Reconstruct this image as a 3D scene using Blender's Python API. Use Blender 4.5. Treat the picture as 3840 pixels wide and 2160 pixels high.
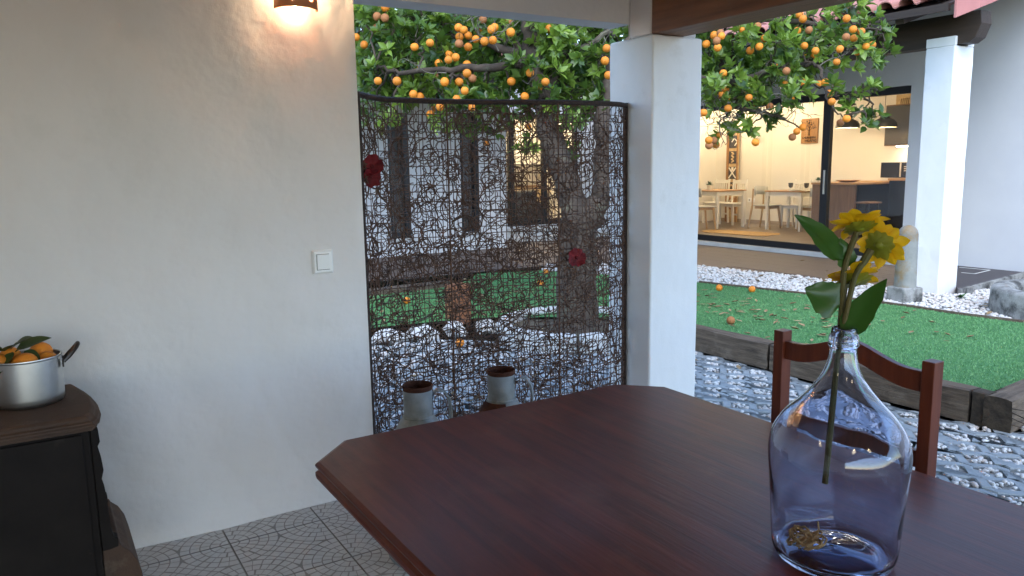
import bpy, bmesh, math, random
import numpy as np
from mathutils import Vector, Matrix, Euler, noise

for o in list(bpy.data.objects):
    bpy.data.objects.remove(o)
random.seed(11); rng = np.random.default_rng(11)
SC = bpy.context.scene
COL = SC.collection

# ------------------------------------------------------------------ camera, sky, sun, exposure
YAW, PITCH, ROLL = math.radians(58.203), math.radians(9.032), math.radians(-0.948)
fw = Vector((math.cos(YAW)*math.cos(PITCH), math.sin(YAW)*math.cos(PITCH), -math.sin(PITCH)))
rt = Vector((math.sin(YAW), -math.cos(YAW), 0)); up = rt.cross(fw)
r2 = math.cos(ROLL)*rt + math.sin(ROLL)*up
u2 = -math.sin(ROLL)*rt + math.cos(ROLL)*up
cam = bpy.data.cameras.new('camera'); cam.sensor_width = 36; cam.lens = 2903.46/3840*36
cam.clip_start = 0.05; cam.clip_end = 400
co = bpy.data.objects.new('camera', cam); COL.objects.link(co)
M3 = Matrix((r2, u2, -fw)).transposed()
co.matrix_world = Matrix.Translation((0, 0, 1.5)) @ M3.to_4x4()
SC.camera = co

W = bpy.data.worlds.new('World'); SC.world = W; W.use_nodes = True
wn = W.node_tree.nodes; wn.clear()
sky = wn.new('ShaderNodeTexSky'); sky.sky_type = 'NISHITA'; sky.sun_disc = False
SUN_EL, SUN_AZ = math.radians(50), math.radians(-122)      # azimuth measured from +X towards +Y
sky.sun_elevation = SUN_EL; sky.sun_rotation = math.radians(90) - SUN_AZ
sky.air_density = 1.0; sky.dust_density = .5; sky.ozone_density = 1.6
bg = wn.new('ShaderNodeBackground'); bg.inputs[1].default_value = 0.15
wo = wn.new('ShaderNodeOutputWorld')
W.node_tree.links.new(sky.outputs[0], bg.inputs[0]); W.node_tree.links.new(bg.outputs[0], wo.inputs[0])
sl = bpy.data.lights.new('sun', 'SUN'); sl.energy = 0.5; sl.angle = math.radians(40); sl.color = (1, .97, .92)
so = bpy.data.objects.new('sun', sl); COL.objects.link(so)
sd = Vector((math.cos(SUN_EL)*math.cos(SUN_AZ), math.cos(SUN_EL)*math.sin(SUN_AZ), math.sin(SUN_EL)))
so.rotation_euler = sd.to_track_quat('Z', 'Y').to_euler(); so.location = (0, 0, 20)
vs = SC.view_settings; vs.view_transform = 'Standard'; vs.look = 'None'; vs.gamma = 1; vs.use_curve_mapping = False
vs.exposure = 2.2
SC.cycles.use_denoising = True
SC.cycles.max_bounces = 10; SC.cycles.diffuse_bounces = 5; SC.cycles.glossy_bounces = 5
SC.cycles.transmission_bounces = 10; SC.cycles.transparent_max_bounces = 24
SC.cycles.sample_clamp_indirect = 6; SC.cycles.caustics_refractive = True; SC.cycles.caustics_reflective = False

# ------------------------------------------------------------------ helpers
def tag(o, label=None, cat=None, group=None, kind=None):
    if label: o['label'] = label
    if cat: o['category'] = cat
    if group: o['group'] = group
    if kind: o['kind'] = kind
    return o

def empty(name, loc=(0, 0, 0), rz=0, label=None, cat=None, group=None, kind=None):
    o = bpy.data.objects.new(name, None); COL.objects.link(o)
    o.location = loc; o.rotation_euler = (0, 0, rz); o.empty_display_size = .05
    return tag(o, label, cat, group, kind)

class MB:
    def __init__(s): s.v = []; s.f = []; s.m = []; s.n = 0
    def add(s, V, F, mi=0):
        n = len(s.v); s.v.extend([tuple(p) for p in V]); s.f.extend([tuple(i+n for i in f) for f in F]); s.m.extend([mi]*len(F)); return s
    def box(s, a, b, mi=0, rot=None, piv=None):
        x0, y0, z0 = a; x1, y1, z1 = b
        V = [Vector(p) for p in ((x0,y0,z0),(x1,y0,z0),(x1,y1,z0),(x0,y1,z0),(x0,y0,z1),(x1,y0,z1),(x1,y1,z1),(x0,y1,z1))]
        if rot is not None:
            c = Vector(piv) if piv else sum(V, Vector())/8
            R = Euler(rot).to_matrix(); V = [R@(p-c)+c for p in V]
        return s.add(V, [(0,3,2,1),(4,5,6,7),(0,1,5,4),(1,2,6,5),(2,3,7,6),(3,0,4,7)], mi)
    def hexa(s, bot, top, mi=0):       # two quads
        return s.add(list(bot)+list(top), [(0,3,2,1),(4,5,6,7),(0,1,5,4),(1,2,6,5),(2,3,7,6),(3,0,4,7)], mi)
    def beam(s, p, q, w, h, upv=(0,0,1), mi=0, w2=None, h2=None):
        p, q = Vector(p), Vector(q); d = (q-p).normalized(); u = Vector(upv)
        sx = d.cross(u).normalized(); uy = sx.cross(d).normalized()
        w2 = w if w2 is None else w2; h2 = h if h2 is None else h2
        a = [p+sx*i*w/2+uy*j*h/2 for i, j in ((-1,-1),(1,-1),(1,1),(-1,1))]
        b = [q+sx*i*w2/2+uy*j*h2/2 for i, j in ((-1,-1),(1,-1),(1,1),(-1,1))]
        return s.hexa(a, b, mi)
    def prism(s, poly, z0, z1, mi=0, axis='z'):
        n = len(poly)
        def P(a, b, c): return {'z': (a, b, c), 'y': (a, c, b), 'x': (c, a, b)}[axis]
        V = [P(a, b, z0) for a, b in poly]+[P(a, b, z1) for a, b in poly]
        F = [tuple(range(n-1, -1, -1)), tuple(range(n, 2*n))]+[(i, (i+1) % n, n+(i+1) % n, n+i) for i in range(n)]
        return s.add(V, F, mi)
    def tube(s, pts, rad, sides=6, mi=0, cap=True, closed=False):
        pts = [Vector(p) for p in pts]; n = len(pts)
        if not hasattr(rad, '__len__'): rad = [rad]*n
        V = []; F = []; u = None
        for i, p in enumerate(pts):
            if closed: d = pts[(i+1) % n]-pts[i-1]
            else: d = pts[min(i+1, n-1)]-pts[max(i-1, 0)]
            d.normalize()
            if u is None: u = d.orthogonal().normalized()
            u = (u-d*u.dot(d));
            if u.length < 1e-5: u = d.orthogonal()
            u.normalize(); w = d.cross(u)
            for k in range(sides):
                a = 2*math.pi*k/sides; V.append(p+(u*math.cos(a)+w*math.sin(a))*rad[i])
        for i in range(n if closed else n-1):
            j = (i+1) % n
            for k in range(sides):
                F.append((i*sides+k, i*sides+(k+1) % sides, j*sides+(k+1) % sides, j*sides+k))
        if cap and not closed:
            F.append(tuple(range(sides-1, -1, -1))); F.append(tuple((n-1)*sides+k for k in range(sides)))
        return s.add(V, F, mi)
    def lathe(s, prof, segs=32, c=(0, 0, 0), mi=0, a0=0, a1=2*math.pi, capb=False, capt=False):
        V = []; F = []; full = abs(a1-a0-2*math.pi) < 1e-6; m = segs if full else segs+1
        for r, z in prof:
            for k in range(m):
                a = a0+(a1-a0)*k/segs; V.append((c[0]+r*math.cos(a), c[1]+r*math.sin(a), c[2]+z))
        for i in range(len(prof)-1):
            for k in range(segs):
                k2 = (k+1) % m if full else k+1
                F.append((i*m+k, i*m+k2, (i+1)*m+k2, (i+1)*m+k))
        if capb: F.append(tuple(range(m-1, -1, -1)))
        if capt: F.append(tuple((len(prof)-1)*m+k for k in range(m)))
        return s.add(V, F, mi)
    def ball(s, c, r, seg=12, rings=8, mi=0, sc=(1, 1, 1)):
        V = [(c[0], c[1], c[2]+r*sc[2])]
        for i in range(1, rings):
            t = math.pi*i/rings
            for k in range(seg):
                a = 2*math.pi*k/seg
                V.append((c[0]+r*sc[0]*math.sin(t)*math.cos(a), c[1]+r*sc[1]*math.sin(t)*math.sin(a), c[2]+r*sc[2]*math.cos(t)))
        V.append((c[0], c[1], c[2]-r*sc[2])); F = []
        for k in range(seg): F.append((0, 1+k, 1+(k+1) % seg))
        for i in range(rings-2):
            for k in range(seg):
                a = 1+i*seg; F.append((a+k, a+seg+k, a+seg+(k+1) % seg, a+(k+1) % seg))
        a = 1+(rings-2)*seg
        for k in range(seg): F.append((a+k, len(V)-1, a+(k+1) % seg))
        return s.add(V, F, mi)
    def mesh(s, name, mats, smooth=False):
        me = bpy.data.meshes.new(name); me.from_pydata(s.v, [], s.f)
        for m in (mats if isinstance(mats, (list, tuple)) else [mats]): me.materials.append(m)
        if any(s.m): me.polygons.foreach_set('material_index', s.m)
        if smooth: me.polygons.foreach_set('use_smooth', [True]*len(me.polygons))
        me.update(); return me
    def build(s, name, mats, parent=None, smooth=False, bevel=0, seg=2, loc=None, angle=40):
        me = s.mesh(name, mats, smooth)
        bm = bmesh.new(); bm.from_mesh(me); bmesh.ops.recalc_face_normals(bm, faces=bm.faces); bm.to_mesh(me); bm.free()
        o = bpy.data.objects.new(name, me); COL.objects.link(o)
        if parent: o.parent = parent
        if loc: o.location = loc
        if bevel:
            b = o.modifiers.new('bevel', 'BEVEL'); b.width = bevel; b.segments = seg; b.limit_method = 'ANGLE'; b.angle_limit = math.radians(35)
        if smooth and angle:
            me.polygons.foreach_set('use_smooth', [True]*len(me.polygons))
            try:
                me.set_sharp_from_angle(angle=math.radians(angle))
            except Exception: pass
        return o

def linkcopy(o, parent=None, loc=None, rot=None, scale=None, name=None):
    c = o.copy(); COL.objects.link(c); c.parent = parent
    if name: c.name = name
    if loc is not None: c.location = loc
    if rot is not None: c.rotation_euler = rot
    if scale is not None: c.scale = scale
    return c

def inst(name, me, parent=None, loc=(0,0,0), rot=(0,0,0), scale=(1,1,1)):
    o = bpy.data.objects.new(name, me); COL.objects.link(o); o.parent = parent
    o.location = loc; o.rotation_euler = rot; o.scale = scale
    return o

def npmesh(name, V, T, mats, smooth=True, tint=None):   # triangles as numpy arrays
    me = bpy.data.meshes.new(name); V = np.asarray(V, np.float32); T = np.asarray(T, np.int32)
    me.vertices.add(len(V)); me.vertices.foreach_set('co', V.ravel())
    me.loops.add(T.size); me.loops.foreach_set('vertex_index', T.ravel())
    me.polygons.add(len(T)); me.polygons.foreach_set('loop_start', np.arange(0, T.size, T.shape[1], dtype=np.int32))
    me.polygons.foreach_set('loop_total', np.full(len(T), T.shape[1], np.int32))
    me.polygons.foreach_set('use_smooth', np.full(len(T), smooth))
    if tint is not None:
        at = me.attributes.new('tint', 'FLOAT', 'POINT'); at.data.foreach_set('value', np.asarray(tint, np.float32))
    for m in (mats if isinstance(mats, (list, tuple)) else [mats]): me.materials.append(m)
    me.update(calc_edges=True); me.validate()
    return me

def obj(name, me, parent=None):
    o = bpy.data.objects.new(name, me); COL.objects.link(o)
    if parent: o.parent = parent
    return o

# ------------------------------------------------------------------ materials
def mat(name, c, rough=.6, c2=None, nscale=8, ndet=5, amt=.5, bump=0, bscale=40, metal=0, spec=.4, coat=0, stretch=None,
        tint=None, objrand=0, dirt=None, dscale=3, dlo=.55, dhi=.75, emit=None, estr=0, bump2=0, b2scale=3, alpha=None, sss=0):
    m = bpy.data.materials.new(name); m.use_nodes = True; nt = m.node_tree; N = nt.nodes; L = nt.links
    b = N['Principled BSDF']; b.inputs['Roughness'].default_value = rough; b.inputs['Metallic'].default_value = metal
    b.inputs['Specular IOR Level'].default_value = spec
    if coat: b.inputs['Coat Weight'].default_value = coat; b.inputs['Coat Roughness'].default_value = .15
    tc = N.new('ShaderNodeTexCoord'); vec = tc.outputs['Object']
    if stretch:
        mp = N.new('ShaderNodeMapping'); mp.inputs['Scale'].default_value = stretch; L.new(vec, mp.inputs[0]); vec = mp.outputs[0]
    def noi(sc, det=5, rg=.6, v=None):
        n = N.new('ShaderNodeTexNoise'); n.inputs['Scale'].default_value = sc; n.inputs['Detail'].default_value = det; n.inputs['Roughness'].default_value = rg
        L.new(v or vec, n.inputs['Vector']); return n
    def mix(f, a, bb):
        x = N.new('ShaderNodeMix'); x.data_type = 'RGBA'
        for s, val in ((0, f), (6, a), (7, bb)):
            if isinstance(val, bpy.types.NodeSocket): L.new(val, x.inputs[s])
            elif s == 0: x.inputs[0].default_value = val
            else: x.inputs[s].default_value = (*val, 1)
        return x.outputs[2]
    def ramp(sock, lo, hi):
        r = N.new('ShaderNodeMapRange'); r.inputs[1].default_value = lo; r.inputs[2].default_value = hi; r.clamp = True; L.new(sock, r.inputs[0]); return r.outputs[0]
    col = None
    if c2 is not None:
        n = noi(nscale, ndet); col = mix(ramp(n.outputs[0], .5-.25/max(amt, .01)*.5, .5+.25/max(amt, .01)*.5), c, c2)
    if tint is not None:
        a = N.new('ShaderNodeAttribute'); a.attribute_name = 'tint'; col = mix(a.outputs['Fac'], col if col else c, tint)
    if dirt is not None:
        n = noi(dscale, 8, .65, tc.outputs['Object']); col = mix(ramp(n.outputs[0], dlo, dhi), col if col else c, dirt)
    if objrand:
        oi = N.new('ShaderNodeObjectInfo'); hs = N.new('ShaderNodeHueSaturation')
        mr = N.new('ShaderNodeMapRange'); mr.inputs[3].default_value = 1-objrand; mr.inputs[4].default_value = 1+objrand
        L.new(oi.outputs['Random'], mr.inputs[0]); L.new(mr.outputs[0], hs.inputs['Value'])
        if col: L.new(col, hs.inputs['Color'])
        else: hs.inputs['Color'].default_value = (*c, 1)
        col = hs.outputs[0]
    if col: L.new(col, b.inputs['Base Color'])
    else: b.inputs['Base Color'].default_value = (*c, 1)
    if bump:
        bp = N.new('ShaderNodeBump'); bp.inputs['Strength'].default_value = bump; bp.inputs['Distance'].default_value = .01
        L.new(noi(bscale, 6).outputs[0], bp.inputs['Height']); out = bp
        if bump2:
            b3 = N.new('ShaderNodeBump'); b3.inputs['Strength'].default_value = bump2; b3.inputs['Distance'].default_value = .05
            L.new(noi(b2scale, 4).outputs[0], b3.inputs['Height']); L.new(b3.outputs[0], bp.inputs['Normal'])
        L.new(bp.outputs[0], b.inputs['Normal'])
    if emit: b.inputs['Emission Color'].default_value = (*emit, 1); b.inputs['Emission Strength'].default_value = estr
    if sss: b.inputs['Subsurface Weight'].default_value = sss; b.inputs['Subsurface Radius'].default_value = (.02, .01, .005)
    return m

def glass_pane(name, tintc=(1, 1, 1)):   # thin window pane: clear with a Fresnel reflection
    m = bpy.data.materials.new(name); m.use_nodes = True; N = m.node_tree.nodes; L = m.node_tree.links; N.clear()
    t = N.new('ShaderNodeBsdfTransparent'); t.inputs[0].default_value = (*tintc, 1)
    g = N.new('ShaderNodeBsdfGlossy'); g.inputs['Roughness'].default_value = .01
    lw_ = N.new('ShaderNodeLayerWeight'); lw_.inputs[0].default_value = .5
    pw = N.new('ShaderNodeMath'); pw.operation = 'POWER'; pw.inputs[1].default_value = 5; L.new(lw_.outputs['Facing'], pw.inputs[0])
    f = N.new('ShaderNodeMath'); f.operation = 'MULTIPLY_ADD'; f.inputs[1].default_value = .96; f.inputs[2].default_value = .04; L.new(pw.outputs[0], f.inputs[0])
    x = N.new('ShaderNodeMixShader'); o = N.new('ShaderNodeOutputMaterial')
    L.new(f.outputs[0], x.inputs[0]); L.new(t.outputs[0], x.inputs[1]); L.new(g.outputs[0], x.inputs[2]); L.new(x.outputs[0], o.inputs[0])
    return m

PLASTER = mat('plaster_inside', (.76, .73, .715), .9, (.70, .67, .655), 1.5, 4, .6, bump=.10, bscale=170, bump2=.32, b2scale=3.2, spec=.2, dirt=(.6, .58, .55), dscale=1.3, dlo=.62, dhi=.9)
WHITEW = mat('whitewash', (.80, .80, .79), .85, (.74, .75, .75), 2, 5, .6, bump=.10, bscale=120, bump2=.08, b2scale=4, spec=.2, dirt=(.55, .53, .49), dscale=2.6, dlo=.58, dhi=.9)
HOUSEW = mat('house_render', (.62, .63, .64), .9, (.57, .58, .6), 1.5, 5, .6, bump=.12, bscale=90, spec=.2)
BEAMW = mat('beam_wood', (.25, .105, .045), .55, (.14, .055, .024), 3, 8, .7, bump=.35, bscale=18, stretch=(9, .7, 9), dirt=(.16, .11, .075), dscale=4, dlo=.55, dhi=.8)
DARKW = mat('dark_stained_wood', (.03, .02, .014), .6, (.05, .032, .022), 3, 8, .7, bump=.3, bscale=20, stretch=(8, .8, 8))
TABLEW = mat('mahogany_top', (.155, .026, .012), .33, (.085, .013, .008), 2.2, 9, .95, bump=.08, bscale=9, stretch=(14, .9, 14), spec=.26, coat=.05, dirt=(.19, .065, .036), dscale=2.6, dlo=.52, dhi=.85)
CHAIRW = mat('chair_wood', (.16, .036, .014), .38, (.10, .020, .009), 4, 7, .8, bump=.06, bscale=14, stretch=(12, 12, 1.2), spec=.5)
IRON = mat('stove_iron', (.011, .0085, .0075), .75, (.017, .013, .011), 6, 6, .7, bump=.15, bscale=150, spec=.15, dirt=(.06, .048, .04), dscale=7, dlo=.62, dhi=.85)
RUSTIRON = mat('rusty_iron', (.085, .045, .026), .7, (.05, .028, .018), 7, 8, .8, bump=.2, bscale=120, spec=.35, dirt=(.12, .085, .06), dscale=12, dlo=.58, dhi=.75)
ALU = mat('brushed_aluminium', (.62, .62, .60), .36, (.52, .52, .51), 12, 5, .6, bump=.02, bscale=60, metal=1, dirt=(.25, .22, .18), dscale=5, dlo=.68, dhi=.9)
BAKEL = mat('bakelite', (.018, .011, .008), .35, spec=.5)
ZINC = mat('zinc_sheet', (.34, .37, .385), .55, (.22, .245, .25), 9, 8, .8, metal=.35, bump=.08, bscale=60, dirt=(.13, .13, .12), dscale=6, dlo=.55, dhi=.75)
RUST = mat('rust', (.085, .032, .018), .85, (.045, .018, .012), 14, 8, .8, bump=.3, bscale=140, spec=.2)
RATTAN = mat('rattan', (.060, .029, .018), .5, (.11, .052, .029), 30, 4, .8, spec=.45)
RATTANW = mat('rattan_wrap', (.045, .022, .014), .5, (.022, .010, .007), 1, 1, .9, spec=.45, bump=.8, bscale=3, stretch=(60, 60, 60))
REDFAB = mat('red_petal', (.17, .005, .010), .75, (.08, .003, .006), 20, 4, .8)
SWITCH = mat('switch_plastic', (.86, .86, .85), .4, spec=.5)
TERRA = mat('terracotta', (.55, .235, .11), .75, (.46, .19, .085), 10, 6, .7, bump=.15, bscale=90)
ROOFT = mat('roof_tile', (.46, .20, .165), .85, (.36, .15, .12), 6, 7, .7, bump=.2, bscale=60, objrand=.10, dirt=(.30, .27, .17), dscale=4, dlo=.58, dhi=.8)
VERGET = mat('verge_tile', (.48, .20, .18), .8, (.42, .17, .15), 5, 6, .7, bump=.1, bscale=60, objrand=.05)
COBBLE = mat('tile_face', (.64, .64, .62), .5, (.56, .56, .54), 14, 6, .7, bump=.1, bscale=60, spec=.4, dirt=(.2, .17, .13), dscale=14, dlo=.70, dhi=.8)
GROUT = mat('tile_grout', (.39, .375, .35), .85, (.30, .29, .27), 12, 5, .7)
PAVER = mat('paver_concrete', (.34, .37, .375), .85, (.27, .295, .30), 9, 8, .7, bump=.3, bscale=130, objrand=.07, dirt=(.12, .125, .115), dscale=9, dlo=.62, dhi=.8)
BED = mat('gravel_bed_soil', (.36, .345, .31), .95, (.22, .21, .19), 25, 8, .8, bump=.5, bscale=60)
PEB = mat('white_pebble', (.68, .67, .64), .75, (.56, .55, .53), 40, 5, .7, tint=(.52, .40, .32), spec=.3)
TURFB = mat('turf_backing', (.06, .19, .065), .9, (.045, .15, .05), 30, 6, .7, bump=.5, bscale=200)
TURF = mat('turf_blade', (.095, .27, .09), .6, tint=(.22, .43, .18), spec=.3)
SLEEPER = mat('sleeper_wood', (.15, .112, .078), .9, (.065, .048, .034), 4, 9, .8, bump=.7, bscale=10, stretch=(1, 10, 10), dirt=(.17, .135, .10), dscale=5, dlo=.55, dhi=.75)
SLEEPERX = mat('sleeper_wood_grain', (.13, .105, .08), .9, (.065, .052, .04), 4, 9, .8, bump=.7, bscale=10, stretch=(10, 1, 10), dirt=(.18, .145, .105), dscale=5, dlo=.5, dhi=.75)
ENDG = mat('sleeper_end_grain', (.03, .024, .018), .95, (.06, .045, .03), 18, 6, .8, bump=.6, bscale=40)
DECK = mat('deck_tile', (.120, .085, .066), .6, (.095, .068, .053), 6, 6, .6, bump=.05, bscale=60, stretch=(6, .6, 6), objrand=.03)
SLATE = mat('slate_tile', (.062, .054, .058), .55, (.045, .04, .044), 5, 6, .6, bump=.05, bscale=60)
CONC = mat('old_concrete', (.27, .28, .26), .9, (.19, .20, .19), 7, 8, .8, bump=.3, bscale=90, dirt=(.25, .155, .055), dscale=2.6, dlo=.46, dhi=.60)
CONC2 = mat('mossy_concrete', (.33, .335, .32), .9, (.21, .21, .195), 8, 8, .8, bump=.5, bscale=60, dirt=(.055, .055, .052), dscale=6, dlo=.46, dhi=.62)
STONE = mat('limestone', (.60, .60, .58), .85, (.45, .45, .43), 6, 8, .7, bump=.4, bscale=30)
BLACKF = mat('black_frame', (.010, .011, .014), .35, spec=.5)
MARBLE = mat('threshold_stone', (.60, .60, .58), .5, (.5, .5, .49), 5, 5, .6)
ROOMW = mat('room_wall', (.74, .70, .62), .9, (.72, .68, .60), 2, 3, .5)
ROOMF = mat('room_floor', (.24, .19, .14), .4, (.17, .13, .10), 3, 7, .7, stretch=(.7, 5, 5), spec=.4)
SKIRT = mat('skirting', (.34, .27, .20), .5)
OAK = mat('oak', (.46, .27, .12), .5, (.36, .20, .085), 4, 7, .7, stretch=(8, 1, 8))
OAKD = mat('dark_oak_panel', (.23, .125, .06), .5, (.16, .085, .04), 3, 8, .7, stretch=(8, 8, .8))
CHWHITE = mat('white_lacquer', (.74, .71, .64), .45)
CHGREY = mat('grey_shell', (.42, .42, .38), .5)
BEECH = mat('beech', (.50, .33, .17), .5, (.42, .27, .13), 5, 5, .6, stretch=(8, 8, 1))
JUTE = mat('jute_rug', (.52, .34, .15), .95, (.40, .25, .10), 30, 6, .8, bump=.6, bscale=80)
GREYDK = mat('dark_cabinet', (.045, .04, .036), .5, (.055, .05, .045), 4, 4, .5)
NAVY = mat('dark_front', (.007, .007, .008), .5, spec=.2)
LAMPBLK = mat('pendant_black', (.02, .02, .02), .5)
LAMPIN = mat('pendant_inside', (.7, .65, .55), .6)
GLOW = mat('bulb_glow', (1, .8, .5), .5, emit=(1, .74, .42), estr=12)
STRIP = mat('led_strip', (1, .9, .7), .5, emit=(1, .85, .6), estr=12)
CERAM = mat('ceramic', (.75, .71, .62), .3, spec=.5)
SMOKE = mat('smoked_glass', (.10, .095, .09), .15, spec=.6)
SIGNW = mat('sign_wood', (.36, .185, .065), .6, (.28, .135, .045), 6, 6, .7, stretch=(1, 8, 1))
BURN = mat('burnt_line', (.03, .014, .008), .8)
CREAM = mat('carved_cream', (.62, .45, .24), .7, (.5, .34, .16), 10, 5, .7)
GREYP = mat('grey_paint', (.30, .31, .31), .7)
PLANT = mat('pot_plant_leaf', (.03, .09, .025), .6, (.06, .15, .04), 20, 3, .8)
BARK = mat('bark', (.085, .063, .045), .95, (.040, .030, .022), 9, 9, .8, bump=.9, bscale=22, dirt=(.15, .15, .10), dscale=5, dlo=.55, dhi=.75)
DEADTW = mat('dead_twig', (.17, .15, .12), .9, (.11, .095, .075), 20, 4, .7)
ORANGE = mat('orange_peel', (.76, .27, .024), .55, (.66, .19, .014), 18, 5, .7, bump=.25, bscale=260, spec=.4, objrand=.16, dirt=(.28, .09, .012), dscale=22, dlo=.69, dhi=.76)
ORANGED = mat('orange_peel_dull', (.42, .17, .05), .7, (.30, .12, .05), 18, 5, .7, bump=.3, bscale=200, objrand=.12, dirt=(.2, .1, .06), dscale=30, dlo=.6, dhi=.7)
DRYLEAF = mat('dry_leaf', (.46, .34, .19), .85, (.24, .16, .08), 20, 4, .8, tint=(.16, .10, .045))
RAFFIA = mat('raffia', (.66, .38, .13), .8, (.5, .27, .085), 25, 4, .8)
STEM = mat('flower_stem', (.11, .085, .022), .65, (.055, .065, .016), 25, 5, .8, bump=.2, bscale=90)
PETAL = mat('yellow_petal', (.72, .36, .010), .55, (.60, .25, .006), 25, 4, .8, sss=0)
SEPAL = mat('sepal', (.15, .19, .02), .6, (.26, .24, .02), 22, 4, .8)
FLEAF = mat('cloth_leaf', (.028, .085, .014), .6, (.045, .12, .02), 30, 4, .8, bump=.2, bscale=60)
SEED = mat('seed_head', (.05, .03, .01), .9)
FIGLEAF = mat('potted_leaf', (.035, .06, .014), .5, (.05, .075, .02), 16, 4, .8)
CEIL = mat('ceiling_boards', (.36, .27, .20), .8, (.28, .20, .14), 3, 6, .7, stretch=(1, 9, 9))
SOIL = mat('soil', (.10, .085, .06), .95, (.06, .05, .035), 12, 8, .8, bump=.6, bscale=50)

def leafmat(name, c, tint):
    m = mat(name, c, .32, tint=tint, spec=.5); N = m.node_tree.nodes; L = m.node_tree.links
    b = N['Principled BSDF']; t = N.new('ShaderNodeBsdfTranslucent'); x = N.new('ShaderNodeMixShader'); x.inputs[0].default_value = .3
    t.inputs[0].default_value = (tint[0]*1.1, tint[1]*1.1, tint[2], 1)
    o = [n for n in N if n.type == 'OUTPUT_MATERIAL'][0]
    L.new(b.outputs[0], x.inputs[1]); L.new(t.outputs[0], x.inputs[2]); L.new(x.outputs[0], o.inputs[0]); return m
PETAL = leafmat('yellow_petal', (.85, .50, .012), (.90, .60, .02)); FLEAF = leafmat('cloth_leaf', (.035, .10, .016), (.06, .16, .02)); SEPAL = leafmat('sepal', (.26, .29, .03), (.5, .42, .03))
LEAF = leafmat('orange_leaf', (.027, .072, .014), (.21, .32, .045))
PANE = glass_pane('window_pane')
VASE = bpy.data.materials.new('blue_glass'); VASE.use_nodes = True
_b = VASE.node_tree.nodes['Principled BSDF']; _b.inputs['Transmission Weight'].default_value = 1; _b.inputs['IOR'].default_value = 1.48
_b.inputs['Base Color'].default_value = (.775, .835, .992, 1); _b.inputs['Roughness'].default_value = 0.0
_n = VASE.node_tree.nodes.new('ShaderNodeTexNoise'); _n.inputs['Scale'].default_value = 9; _n.inputs['Detail'].default_value = 1
_t = VASE.node_tree.nodes.new('ShaderNodeTexCoord'); _p = VASE.node_tree.nodes.new('ShaderNodeBump'); _p.inputs['Strength'].default_value = .45; _p.inputs['Distance'].default_value = .03
VASE.node_tree.links.new(_t.outputs['Object'], _n.inputs['Vector']); VASE.node_tree.links.new(_n.outputs[0], _p.inputs['Height']); VASE.node_tree.links.new(_p.outputs[0], _b.inputs['Normal'])

# ------------------------------------------------------------------ ground and porch
g = MB().box((-40, -40, -.6), (60, 60, -.12)).build('ground', SOIL); tag(g, 'bare earth under the paving and the lawn', 'ground', kind='structure')

fl = MB().box((-3, -3, -.12), (2.9, 3.43, -.0035)).build('porch_floor', GROUT)
tag(fl, 'grey grout bed under the patterned tiles of the porch', 'floor', kind='structure')
def tile_mesh():
    P = .378; hh = P/2; gap = .0023; mb = MB()
    mb.box((-hh+.002, -hh+.002, -.008), (hh-.002, hh-.002, 0), 1)
    zt = .0013
    def poly(pts): mb.add([(x, y, zt) for x, y in pts], [tuple(range(len(pts)))], 0)
    rr = random.Random(4)
    for sx, sy in ((-1, -1), (1, -1), (1, 1), (-1, 1)):
        cx, cy = sx*hh, sy*hh; a0 = {(-1,-1): 0, (1,-1): 90, (1,1): 180, (-1,1): 270}[(sx, sy)]
        for k in range(5):
            ri, ro = .0378*k+gap, .0378*(k+1)-gap; n = max(1, k*2+1) if k < 4 else 7
            ri = max(ri, .004); off = (.5 if k % 2 else 0)
            for i in range(n):
                b0 = a0+90*i/n; b1 = a0+90*(i+1)/n; rm = (ri+ro)/2; dg = math.degrees(gap/rm)
                b0 += dg+rr.uniform(-1, 1); b1 -= dg+rr.uniform(-1, 1)
                lim = hh-.004
                A = [math.radians(b0), math.radians((b0+b1)/2), math.radians(b1)]
                pts = [(cx+ri*math.cos(a), cy+ri*math.sin(a)) for a in A]+[(cx+ro*math.cos(a), cy+ro*math.sin(a)) for a in reversed(A)]
                poly([(max(-lim, min(lim, x)), max(-lim, min(lim, y))) for x, y in pts])
    d = .0385; q2 = .7071
    for i in range(-7, 8):
        for j in range(-7, 8):
            cx, cy = (i-j)*d*q2, (i+j)*d*q2
            if min(math.hypot(abs(cx)-hh, abs(cy)-hh), 9) < .184 or max(abs(cx), abs(cy)) > hh-.004: continue
            pts = []
            for ux, uy in ((-1, -1), (1, -1), (1, 1), (-1, 1)):
                u_, v_ = ux*(d/2-.0022), uy*(d/2-.0022); x, y = cx+(u_-v_)*q2, cy+(u_+v_)*q2
                gx, gy = math.copysign(hh, cx if abs(cx) > 1e-6 else x), math.copysign(hh, cy if abs(cy) > 1e-6 else y)
                for gx in (-hh, hh):
                    for gy in (-hh, hh):
                        r_ = math.hypot(x-gx, y-gy)
                        if r_ < .1915: x, y = gx+(x-gx)*.1915/r_, gy+(y-gy)*.1915/r_
                pts.append((max(-hh+.004, min(hh-.004, x)), max(-hh+.004, min(hh-.004, y))))
            poly(pts)
    me = mb.mesh('floor_tile', [COBBLE, GROUT]); return me
TM = tile_mesh()
for i in range(-6, 5):
    for j in range(-5, 2):
        inst('tile', TM, fl, (.941+.378*(i+.5), 2.735+.378*(j+.5), 0), (0, 0, random.choice((0, 1, 2, 3))*math.pi/2))

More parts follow.
